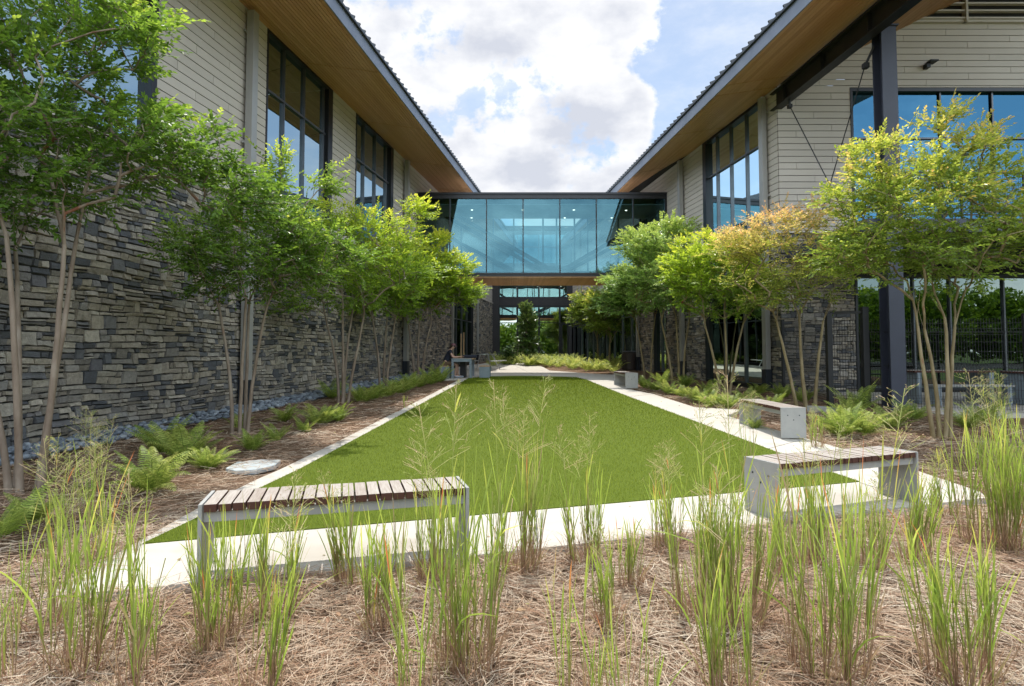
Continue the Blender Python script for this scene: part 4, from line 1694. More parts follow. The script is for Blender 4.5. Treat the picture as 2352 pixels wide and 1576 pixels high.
def trees():
    # positions measured from where trunks meet the ground
    make_tree('crape_myrtle', 'nearest multi-stemmed tree with dark green leaves at far left', LT_, (-4.86, 5.87),
              [((-.14, .05), (-.75, .1, 2.35)), ((.0, 0), (-.10, -.15, 2.55)), ((.13, .08), (.28, .1, 2.5)), ((.05, .14), (.1, .5, 2.6)), ((-.2, .2), (-.9, .9, 2.6))],
              [((-.45, .2, 3.6), (1.45, 1.3, .95), 1.0), ((-.5, .3, 4.8), (1.25, 1.2, .9), .7), ((.62, .2, 4.85), (.6, .7, .5), .24), ((.85, .5, 3.65), (.9, .8, .42), .34), ((1.75, .9, 3.2), (.55, .55, .30), .16), ((-1.0, 0, 2.75), (.7, .7, .3), .14)],
              320, None, 'leaf_a', 'bark', 21, 7, 13, .060, 6, .30, r_stem=.035)
    make_tree('crape_myrtle', 'second tree on the left, beside the grey downspout and the big raked window', LT_, gnd(548, 1000),
              [((-.1, 0), (-.35, 0, 2.0)), ((.0, .02), (.12, -.1, 2.2)), ((.12, .05), (.38, .1, 2.1)), ((.05, .1), (-.05, .4, 2.2))],
              [((0, .1, 2.9), (1.35, 1.2, .72), 1.0), ((.3, .2, 3.5), (.9, .9, .5), .42), ((1.05, .1, 3.05), (.85, .7, .55), .38), ((1.75, -.2, 3.0), (.5, .6, .25), .12), ((.5, 0, 4.25), (.22, .3, .42), .09), ((1.35, 0, 4.1), (.20, .3, .38), .07), ((-.85, .2, 3.1), (.6, .6, .5), .25)],
              225, None, 'leaf_a', 'bark', 22, 6, 12, .060, 6, .42, r_stem=.033)
    make_tree('crape_myrtle', 'third tree on the left, its bright green crown touching the left end of the footbridge', LT_, gnd(787, 928),
              [((-.1, 0), (-.4, 0, 1.9)), ((0, 0), (.0, -.1, 2.1)), ((.1, .05), (.45, .1, 2.1)), ((0, .1), (.1, .4, 2.2))],
              [((.1, 0, 3.1), (1.4, 1.3, .85), 1.0), ((.9, 0, 3.9), (1.1, 1.0, .7), .6), ((1.7, -.1, 4.55), (.4, .4, .28), .12), ((-.9, .2, 3.3), (.8, .8, .6), .3), ((1.7, -.4, 3.1), (.7, .7, .35), .22), ((-.2, 0, 4.3), (.9, .8, .5), .3), ((-1.0, -.2, 2.35), (.8, .3, .16), .10)],
              230, None, 'leaf_b', 'bark', 23, 7, 11, .068, 4, .50, r_stem=.040)
    make_tree('crape_myrtle', 'fourth tree on the left, tucked between two taller crowns by the far downspout', LT_, gnd(880, 892),
              [((-.1, 0), (-.35, 0, 2.1)), ((.1, 0), (.35, .1, 2.2)), ((0, .1), (.05, .3, 2.3))],
              [((0, 0, 3.1), (1.2, 1.2, .8), 1.0), ((.4, 0, 4.0), (1.0, 1.0, .6), .5)],
              180, None, 'leaf_b', 'bark', 24, 8, 11, .085, 4, .52, tw_len=.36, r_stem=.045)
    make_tree('crape_myrtle', 'farthest tree on the left, its bright crown hanging over the seated person', LT_, gnd(962, 872),
              [((-.15, 0), (-.4, 0, 2.0)), ((0, 0), (0, .1, 2.2)), ((.14, 0), (.45, 0, 2.1))],
              [((.1, 0, 3.3), (1.45, 1.2, .85), 1.0), ((.9, 0, 4.2), (1.0, 1.0, .7), .6), ((1.6, -.1, 3.3), (.8, .8, .5), .4), ((-.3, 0, 4.6), (.8, .8, .5), .3), ((.7, 0, 5.2), (.35, .3, .3), .08)],
              230, None, 'leaf_b', 'bark', 25, 8, 11, .095, 4, .60, tw_len=.38, r_stem=.05)
    # right bed
    make_tree('crape_myrtle', 'nearest tree on the right, yellow-green leaves in front of the steel column', RT_, gnd(2163, 1010),
              [((-.12, 0), (-.32, 0, 1.75)), ((-.02, .04), (-.14, .1, 1.7)), ((.05, 0), (.15, .05, 1.9)), ((.16, .03), (.34, .1, 1.75))],
              [((-.1, 0, 3.15), (1.45, 1.2, .85), 1.0), ((.15, .1, 4.1), (1.1, 1.0, .65), .50), ((-.95, 0, 3.85), (.7, .7, .38), .20), ((.1, 0, 4.95), (.24, .25, .35), .05), ((.75, 0, 4.6), (.4, .4, .28), .07), ((-.85, 0, 4.45), (.45, .4, .3), .07), ((1.25, .1, 3.3), (.7, .7, .7), .3), ((-1.35, 0, 3.0), (.5, .5, .4), .12)],
              300, None, 'leaf_c', 'bark2', 31, 7, 12, .060, 6, .48, r_stem=.036, flat=.6, tone_h=.5)
    make_tree('crape_myrtle', 'second tree on the right, with coppery leaves', RT_, gnd(1852, 938),
              [((-.2, 0), (-.62, 0, 1.95)), ((0, 0), (-.08, .05, 2.0)), ((.22, .05), (.45, .05, 1.95)), ((.02, .06), (.1, .4, 2.1))],
              [((-.2, 0, 3.0), (1.45, 1.2, .75), .9), ((-.8, -.1, 3.75), (1.1, .9, .55), .6), ((-1.55, -.2, 3.5), (.75, .6, .45), .3), ((.1, 0, 4.2), (.9, .8, .45), .3), ((-.7, -.1, 2.45), (.6, .5, .16), .12)],
              215, None, 'leaf_d', 'bark2', 32, 6, 11, .060, 4, .42, r_stem=.042, flat=.6, tone_h=.75)
    make_tree('crape_myrtle', 'third tree on the right, full green crown before the dark bay window', RT_, gnd(1664, 908),
              [((-.1, 0), (-.5, 0, 1.9)), ((0, 0), (.05, .05, 2.1)), ((.14, 0), (.55, .05, 1.9))],
              [((0, 0, 3.0), (1.35, 1.2, .85), 1.0), ((-.4, 0, 3.8), (1.1, 1.0, .6), .55), ((.8, 0, 3.0), (.7, .8, .7), .35), ((-1.1, 0, 3.2), (.6, .6, .5), .2)],
              240, None, 'leaf_b', 'bark2', 33, 8, 11, .078, 4, .52, r_stem=.042, flat=.5)
    make_tree('crape_myrtle', 'fourth tree on the right with glossy blue-green leaves crossing the end of the footbridge', RT_, gnd(1560, 886),
              [((-.2, 0), (-.55, 0, 2.1)), ((0, 0), (-.05, .1, 2.3)), ((.15, 0), (.4, .1, 2.2))],
              [((-.2, 0, 3.4), (1.5, 1.3, 1.0), 1.0), ((-.8, 0, 4.5), (1.1, 1.0, .6), .5), ((-1.6, -.1, 3.4), (.7, .7, .5), .25), ((-.1, 0, 5.1), (.8, .7, .35), .2)],
              260, None, 'leaf_f', 'bark2', 34, 8, 11, .09, 4, .55, tw_len=.36, r_stem=.045, flat=.6)
    make_tree('crape_myrtle', 'slender fifth tree on the right in front of the narrow stone pier', RT_, gnd(1490, 868),
              [((-.15, 0), (-.5, 0, 2.3)), ((.1, 0), (.3, .1, 2.4))],
              [((-.3, 0, 3.5), (1.4, 1.1, .9), 1.0), ((-1.0, 0, 2.9), (.9, .9, .5), .4)],
              150, None, 'leaf_f', 'bark2', 35, 8, 11, .11, 4, .5, tw_len=.4, r_stem=.045, flat=.5)
    make_tree('small_tree', 'small tree with yellow-green crown on a single trunk by the dark bin', 'small trees near the entrance', gnd(1401, 842),
              [((0, 0), (0, 0, 1.2))],
              [((-.1, 0, 2.9), (1.25, 1.1, 1.15), 1.0), ((-.7, 0, 3.5), (.8, .8, .7), .4), ((.3, 0, 4.0), (.7, .7, .4), .2)],
              150, None, 'leaf_c', 'bark2', 36, 8, 10, .10, 4, .30, tw_len=.42, tone_h=.25, r_stem=.06, flat=.2)
    make_tree('small_tree', 'small yellow-green tree left of the other one, nearest the glass door', 'small trees near the entrance', gnd(1372, 837),
              [((0, 0), (0, 0, 1.5))],
              [((-.1, 0, 3.0), (1.15, 1.0, 1.2), 1.0), ((-.7, 0, 3.6), (.75, .7, .6), .35), ((-.95, 0, 2.9), (.6, .6, .6), .2)],
              140, None, 'leaf_c', 'bark2', 37, 8, 10, .105, 4, .28, tone_h=.25, tw_len=.45, r_stem=.06, flat=.2)
    make_tree('magnolia_tree', 'narrow young magnolia with glossy dark leaves in front of the entrance glass', None, gnd(1210, 838),
              [((0, 0), (0, 0, .7))],
              [((0, 0, 1.3), (.55, .55, .7), 1.0), ((.05, 0, 2.3), (.42, .42, .8), .8), ((.0, 0, 3.2), (.24, .24, .5), .3), ((-1.0, .2, .7), (.6, .5, .4), .35)],
              95, None, 'leaf_e', 'bark', 38, 6, 9, .14, 4, .55, tw_len=.3, r_stem=.04, flat=.0)


trees()


def litter():
    nr = np.random.default_rng(12)
    n = 2600
    y = 3 + 20 * nr.random(n) ** 1.6
    x = -6 + 14 * nr.random(n)
    k = ~inpoly(x, y, LAWN) & (x > CL + ML * y + .3) & (x < 8)
    x, y = x[k], y[k]
    n = len(x)
    onp = inpoly(x, y, PATH)
    keep = (~onp) | (nr.random(n) < .35)
    x, y, onp = x[keep], y[keep], onp[keep]
    n = len(x)
    P = np.stack([x, y, Gv(y) + np.where(onp, .022, .055)], 1)
    a = nr.random(n) * 6.28
    D = np.stack([np.cos(a), np.sin(a), nr.normal(0, .12, n)], 1)
    Nn = np.stack([nr.normal(0, .3, n), nr.normal(0, .3, n), np.ones(n)], 1)
    L = nr.uniform(.02, .05, n)
    V, lo, sz, tn = leaf_mesh(P, D, Nn, L, L * .5, nr.random(n) * .5, 6)
    o = np_mesh('fallen_leaves', V, lo, sz, M['stalk'], tone=tn)
    tag(o, 'small dry leaves scattered over the beds and the paving', 'leaves', kind='stuff')
    # straw blown onto the paving
    n = 5200
    y = 3.2 + 9 * nr.random(n) ** 1.5
    x = -4 + 10 * nr.random(n)
    k = inpoly(x, y, PATH) & ~inpoly(x, y, LAWN)
    ex = k & ~(inpoly(x + .16, y - .16, PATH) & inpoly(x - .16, y - .16, PATH) & inpoly(x, y - .22, PATH) & inpoly(x + .2, y, PATH))
    k = ex | (k & (nr.random(n) < .035))
    x, y = x[k], y[k]
    n = len(x)
    a = nr.random(n) * 6.28
    D = np.stack([np.cos(a), np.sin(a), np.zeros(n)], 1)
    L = nr.uniform(.05, .16, n)
    P = np.stack([x, y, Gv(y) + .021 + nr.random(n) * .012], 1)
    cv = np.stack([-D[:, 1], D[:, 0], np.zeros(n)], 1) * (nr.normal(0, .2, n) * L)[:, None]
    V, Q, _ = strips(P, D, L, np.full(n, .0022), cv, 2, np.stack([-D[:, 1], D[:, 0], np.zeros(n)], 1), taper=False)
    o = np_mesh('stray_pine_straw', V, Q, np.full(len(Q), 4), M['needles'])
    tag(o, 'stray pine needles blown onto the pavement edge', 'mulch', kind='stuff')


litter()


# trees beyond the car park behind the camera, only met in reflections
def treeline():
    nr = np.random.default_rng(9)
    n = 150000
    k = nr.integers(0, 64, n)
    cx = (np.arange(64) - 26) * 2.9
    ch = nr.uniform(6.5, 10.5, 64)
    d = nr.normal(size=(n, 3))
    d /= np.linalg.norm(d, axis=1, keepdims=True)
    r = nr.random(n) ** .4
    P = np.stack([cx[k] + d[:, 0] * 4.2 * r, -42 + d[:, 1] * 3 * r + (k % 3) * 2, ch[k] * .52 + d[:, 2] * r * ch[k] * .5], 1)
    D = nr.normal(size=(n, 3))
    Nn = nr.normal(size=(n, 3)) + np.array([0, 0, 1.0])
    V, lo, sz, tn = leaf_mesh(P, D, Nn, np.full(n, .62), np.full(n, .42), nr.random(n) * .5, 4)
    o = np_mesh('treeline', V, lo, sz, M['leaf_b'], tone=tn)
    tag(o, 'far belt of trees reflected in the ground floor windows', 'trees', kind='stuff')


treeline()


# ------------------------------------------------------------------ ferns
def fern_arrays(seed, nf=16, L=.55, detail=22, spread=1.0):
    rg = random.Random(seed)
    Vs, Fs, Ts = [], [], []

    def quad(a, b, c, d, t):
        i = len(Vs)
        Vs.extend((a, b, c, d))
        Fs.append((i, i + 1, i + 2, i + 3))
        Ts.extend([t] * 4)
    for k in range(nf):
        az = 2 * math.pi * (k + rg.uniform(-.4, .4)) / nf * 1.0 + (k % 2) * .5
        el = rg.uniform(.75, 1.35) if k % 3 else rg.uniform(.55, 1.0)
        ln = L * rg.uniform(.7, 1.15)
        droop = rg.uniform(.35, .8) * spread
        h = Vector((math.cos(az), math.sin(az), 0))
        tone = rg.uniform(.1, .75)
        pts = []
        for i in range(detail + 1):
            f = i / detail
            e = el - droop * f * f * 1.5
            if i == 0:
                p = h * .02
            else:
                p = pts[-1] + (h * math.cos(e) + Vector((0, 0, 1)) * math.sin(e)) * (ln / detail)
            pts.append(p)
        sd = h.cross(Vector((0, 0, 1))).normalized()
        twist = rg.uniform(-.35, .35)
        for i in range(1, detail):
            f = i / detail
            tdir = (pts[i + 1] - pts[i]).normalized()
            nrm = sd.cross(tdir)
            prof = math.sin(min(1, f * 2.2 + .12) * math.pi / 2) * (1 - f) ** .62
            pl = ln * .27 * prof
            if f < .12:
                continue
            w = ln / detail * .40
            for sg in (-1, 1):
                s2 = (sd * sg * math.cos(twist) + nrm * math.sin(twist) * sg + tdir * .38 - nrm * .0 - Vector((0, 0, .18))).normalized()
                a = pts[i]
                mid = a + s2 * pl * .55 + nrm * pl * .05
                tip = a + s2 * pl - Vector((0, 0, pl * .14))
                tt = tone + .2 * f + rg.uniform(-.05, .05)
                quad(a - tdir * w * .6, a + tdir * w * .6, mid + tdir * w * .75, mid - tdir * w * .75, tt)
                quad(mid - tdir * w * .75, mid + tdir * w * .75, tip + tdir * w * .12, tip - tdir * w * .12, tt + .05)
        # rachis
        for i in range(0, detail, 3):
            a, b = pts[i], pts[min(detail, i + 3)]
            quad(a - sd * .003, a + sd * .003, b + sd * .002, b - sd * .002, .15)
    return np.array([tuple(v) for v in Vs]), np.array(Fs), np.clip(np.array(Ts), 0, 1)


FERN_ME = []


def ferns():
    for s, nf, L, sp in ((1, 24, .50, .95), (2, 18, .56, .75), (3, 26, .48, 1.05), (4, 15, .60, .65)):
        V, Q, T = fern_arrays(s, nf, L, 24, sp)
        me_o = np_mesh('fern', V, Q, np.full(len(Q), 4), M['fern'], tone=T)
        FERN_ME.append(me_o.data)
        bpy.data.objects.remove(me_o)
    GL, GR = 'ferns in the left bed', 'ferns in the right bed'
    rows = [
        (375, 1040, 0, 1.05, GL, 'tall shaded fern at the pebble strip, behind the bright one'),
        (425, 1062, 1, .95, GL, 'fern with upright green fronds just right of the tall shaded one'),
        (475, 1078, 2, .72, GL, 'low sunlit fern reaching right towards the flagstone'),
        (352, 1130, 2, .95, GL, 'bright yellow-green sunlit fern nearest the left bench'),
        (10, 1235, 3, .70, GL, 'dark fern cut by the left edge of the picture'),
        (72, 1200, 0, .50, GL, 'small fern at the foot of the nearest trunks'),
        (578, 1036, 0, .62, GL, 'fern directly in front of the second tree on the left'),
        (552, 985, 3, .5, GL, 'narrow fern among the stems of the second left tree'),
        (636, 1012, 3, .50, GL, 'single small upright fern right of the second left tree'),
        (655, 968, 2, .68, GL, 'fern between the downspout boot and the mulch slope'),
        (700, 992, 3, .45, GL, 'low thin fern in front of the big pair of ferns'),
        (735, 975, 1, .85, GL, 'big fern left of the third tree on the left'),
        (775, 968, 0, .75, GL, 'big sunlit fern whose fronds spread right to the kerb side'),
        (765, 915, 3, 1.0, GL, 'tall dark fern at the wall behind the third left tree'),
        (832, 925, 1, 1.0, GL, 'fern just right of the third left trunks'),
        (858, 918, 0, .9, GL, 'second fern right of the third left trunks'),
        (888, 912, 2, 1.0, GL, 'fern at the foot of the fourth left tree'),
        (915, 905, 1, 1.0, GL, 'fern right of the fourth left tree, near the kerb'),
        (940, 896, 0, 1.1, GL, 'fern midway between the fourth left tree and the table'),
        (965, 890, 2, 1.05, GL, 'fern in front of the farthest left trunks'),
        (990, 884, 3, 1.1, GL, 'fern two clumps left of the picnic table'),
        (1012, 878, 1, 1.1, GL, 'fern touching the left stool of the picnic table'),
        (1478, 890, 0, 1.0, GR, 'fern directly right of the far bench'),
        (1505, 898, 2, 1.0, GR, 'fern at the path edge, second right of the far bench'),
        (1535, 905, 1, .95, GR, 'pale fern at the path edge in front of the fourth right tree'),
        (1520, 882, 3, 1.1, GR, 'darker fern behind the pale path-edge one'),
        (1568, 912, 2, 1.0, GR, 'fern below the stone pier with a downspout'),
        (1575, 888, 0, 1.1, GR, 'shaded fern against the stone pier with a downspout'),
        (1602, 925, 1, 1.0, GR, 'sunlit fern where the path widens'),
        (1632, 935, 2, 1.1, GR, 'wide fern left of the third right trunks, lying over the mulch'),
        (1628, 905, 3, 1.1, GR, 'upright fern behind the third right tree'),
        (1672, 938, 0, .95, GR, 'fern in front of the third right trunks'),
        (1712, 925, 1, .9, GR, 'dark fern between the third right tree and the middle bench'),
        (1745, 905, 2, 1.0, GR, 'fern under the dark bay window'),
        (1772, 938, 3, .85, GR, 'fern showing over the seat of the middle bench'),
        (1800, 915, 0, 1.05, GR, 'fern at the foot of the corner downspout'),
        (1735, 985, 2, .55, GR, 'small fern seen through the legs of the middle bench'),
        (1845, 925, 1, .9, GR, 'dark fern among the second right trunks'),
        (1935, 1003, 0, 1.35, GR, 'large pale fern right of the middle bench'),
        (1985, 1000, 2, 1.1, GR, 'spreading pale fern right beside the largest one'),
        (1965, 945, 3, 1.2, GR, 'dark fern against the mesh fence behind the largest fern'),
        (2050, 985, 1, 1.1, GR, 'fern at the foot of the steel column'),
        (2095, 965, 0, 1.0, GR, 'dark fern left of the nearest right trunks, at the fence'),
        (2225, 985, 2, 1.0, GR, 'fern right of the nearest right trunks'),
        (2262, 970, 3, 1.0, GR, 'fern by the fence behind the tall grass at far right'),
        (1955, 965, 1, .95, GR, 'fern squeezed between the largest fern and the fence post'),
    ]
    rg = random.Random(4)
    for (u, v, k, s, g, lab) in rows:
        s *= 1.18 if 'left' in g else .98
        x, y = gnd(u, v)
        o = bpy.data.objects.new('fern', FERN_ME[k])
        COL.objects.link(o)
        o.location = (x, y, G(y) - .01)
        o.rotation_euler = (rg.uniform(-.08, .08), rg.uniform(-.08, .08), rg.uniform(0, 6.28))
        o.scale = (s, s, s * rg.uniform(.9, 1.1))
        tag(o, lab, 'fern', g)
    # the mass of ferns in front of the entrance reads as one carpet
    Vs, Qs, Ts, b = [], [], [], 0
    lib = [fern_arrays(20 + i, 14, .62, 10, .9) for i in range(3)]
    for i in range(70):
        u = rg.uniform(1128, 1415)
        lim = 842 if u < 1246 else 842 + (u - 1246) / (1400 - 1246) * 17
        x, y = gnd(u, rg.uniform(833, min(lim, 858)))
        V, Q, T = lib[i % 3]
        a = rg.random() * 6.28
        s = rg.uniform(.9, 1.35)
        R = np.array([[math.cos(a), -math.sin(a), 0], [math.sin(a), math.cos(a), 0], [0, 0, 1]])
        V2 = V @ R.T * s + np.array([x, y, G(y)])
        Vs.append(V2)
        Qs.append(Q + b)
        Ts.append(np.clip(T + .25, 0, 1))
        b += len(V)
    Q = np.concatenate(Qs)
    o = np_mesh('fern_ground_cover', np.concatenate(Vs), Q, np.full(len(Q), 4), M['fern'], tone=np.concatenate(Ts))
    tag(o, 'bright mass of ferns across the bed before the entrance', 'ferns', kind='stuff')


ferns()


# ------------------------------------------------------------------ ornamental grass
def grass_clump(base, h, r, nb, nst, label, seed, lean=(0, 0), pan=0, w=.0060, dry=0.0):
    nr = np.random.default_rng(seed)
    x, y = base
    z = G(y)
    t = thing('switchgrass', label, 'ornamental grass', (x, y, z), 'clumps of tall grass in the front bed')
    # culms stand in a few tufts; blades leave them at different heights
    lx, ly = lean
    n = max(8, int(nst * .55))
    nt_ = max(3, int(r / .022))
    ta = nr.random(nt_) * 6.28
    tr_ = r * np.sqrt(nr.random(nt_)) * .80
    tx, ty = np.cos(ta) * tr_, np.sin(ta) * tr_
    k = nr.integers(0, nt_, n)
    ox, oy = tx[k] + nr.normal(0, .012, n), ty[k] + nr.normal(0, .012, n)
    P = np.stack([x + ox, y + oy, np.full(n, z)], 1)
    tl = nr.normal(0, .035, (nt_, 2))
    L = h * (1.0 - .58 * nr.random(n) ** .8)
    if pan:
        L[:pan] = h * nr.uniform(1.25, 1.6, pan)
    D = np.stack([ox * .30 + lx + tl[k, 0] + nr.normal(0, .03, n), oy * .30 + ly + tl[k, 1] + nr.normal(0, .03, n), np.ones(n)], 1)
    D /= np.linalg.norm(D, axis=1, keepdims=True)
    cv = np.stack([ox * .35 * L + nr.normal(0, .03, n) * L, oy * .35 * L + nr.normal(0, .03, n) * L, -L * .015], 1)
    PC, DC, LC, CC = P, D, L, cv
    # blades
    m = int(nb * .80)
    ci = nr.integers(0, n, m)
    f = nr.uniform(.12, .92, m)
    f = np.where(nr.random(m) < .12, nr.uniform(0, .1, m), f)
    b0 = PC[ci] + DC[ci] * (LC[ci] * f)[:, None] + CC[ci] * (f ** 2)[:, None]
    a = nr.random(m) * 6.28
    an = nr.uniform(.03, .24, m)
    Db = DC[ci] + np.stack([np.cos(a) * an, np.sin(a) * an, np.zeros(m)], 1)
    Db /= np.linalg.norm(Db, axis=1, keepdims=True)
    Lb = nr.uniform(.16, .42, m) * (h / .62) ** .6
    Lb = np.minimum(Lb, (z + h * 1.18 - b0[:, 2]).clip(.1, 1))
    g_ = nr.gamma(1.0, .055, m) * Lb
    g_ = np.where(nr.random(m) < .10, g_ * 5, g_)
    cb = np.stack([np.cos(a) * g_, np.sin(a) * g_, -g_ * nr.uniform(.2, .9, m)], 1)
    seg = 5
    tt = np.linspace(0, 1, seg + 1)
    zz = (b0[:, 2][:, None] - z + Lb[:, None] * tt[None, :]) / h
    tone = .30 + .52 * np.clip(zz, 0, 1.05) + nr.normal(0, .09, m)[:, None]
    drym = nr.random(m) < (.07 + dry + .30 * (f < .22))
    tone = np.where(drym[:, None], .08 + .14 * tt[None, :] + nr.random(m)[:, None] * .06, tone)
    tone = np.where((nr.random(m) < .014)[:, None], .82 + .18 * tt[None, :], tone)
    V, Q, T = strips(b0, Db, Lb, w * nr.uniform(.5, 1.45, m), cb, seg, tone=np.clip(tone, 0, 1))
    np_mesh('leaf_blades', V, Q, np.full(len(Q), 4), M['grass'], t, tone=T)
    # culms
    tone = np.repeat((np.linspace(0, 1, 6) * .85)[None, :], n, 0) + nr.normal(0, .07, (n, 1))
    V, Q, T = strips(P, D, L, np.full(n, .0036), cv, 5, taper=False, tone=np.clip(tone, 0, 1))
    V2, Q2, T2 = strips(P, D, L, np.full(n, .0036), cv, 5, side=np.cross(D, nr.normal(size=(n, 3))), taper=False, tone=np.clip(tone, 0, 1))
    Q2 = Q2 + len(V)
    # short dead stubble at the crown
    m = int(nst * 1.1)
    a = nr.random(m) * 6.28
    rr = r * np.sqrt(nr.random(m)) * .7
    P3 = np.stack([x + np.cos(a) * rr, y + np.sin(a) * rr, np.full(m, z)], 1)
    D3 = np.stack([np.cos(a) * .35 + nr.normal(0, .2, m), np.sin(a) * .35 + nr.normal(0, .2, m), np.ones(m)], 1)
    D3 /= np.linalg.norm(D3, axis=1, keepdims=True)
    L3 = nr.uniform(.05, .28, m)
    V3, Q3, T3 = strips(P3, D3, L3, np.full(m, .0042), D3 * 0 + nr.normal(0, .03, (m, 3)), 3, tone=nr.uniform(0, .45, m))
    Q3 = Q3 + len(V) + len(V2)
    V, Q, T = np.concatenate([V, V2, V3]), np.concatenate([Q, Q2, Q3]), np.concatenate([T, T2, T3])
    np_mesh('stems', V, Q, np.full(len(Q), 4), M['stalk'], t, tone=T)
    for i in range(pan):
        Ps, Ds, Ls, Cs = [], [], [], []
        hl = min(L[i] * .36, .34)
        for k in range(24):
            f = k / 24
            # follow the bend of the culm
            tq = 1 - hl * (1 - f) / L[i]
            q = P[i] + D[i] * L[i] * tq + cv[i] * tq * tq
            b = nr.random() * 6.28
            up = nr.uniform(.6, 1.3)
            dd = np.array([math.cos(b), math.sin(b), up])
            dd /= np.linalg.norm(dd)
            ll = hl * .55 * (1 - f * .75) * nr.uniform(.6, 1.1)
            Ps.append(q); Ds.append(dd); Ls.append(ll); Cs.append(np.array([math.cos(b), math.sin(b), -.2]) * ll * .2)
            for s in range(3):
                g = nr.uniform(.35, .95)
                q2 = q + dd * ll * g
                d2 = dd + nr.normal(0, .45, 3)
                d2 /= np.linalg.norm(d2)
                Ps.append(q2); Ds.append(d2); Ls.append(ll * .30); Cs.append(np.zeros(3))
        Ps, Ds, Ls, Cs = np.array(Ps), np.array(Ds), np.array(Ls), np.array(Cs)
        V, Q, T = strips(Ps, Ds, Ls, np.full(len(Ls), .0019), Cs, 2, taper=False, tone=nr.uniform(.6, 1, len(Ls)))
        # seeds
        m = len(Ls)
        V4, Q4, T4 = strips(Ps + Ds * Ls[:, None] + Cs, Ds, np.full(m, .007), np.full(m, .0034), Cs * 0, 1, taper=False, tone=nr.uniform(.2, 1, m))
        V, Q, T = np.concatenate([V, V4]), np.concatenate([Q, Q4 + len(V)]), np.concatenate([T, T4])
        np_mesh('seed_head', V, Q, np.full(len(Q), 4), M['stalk'], t, tone=T)
    return t


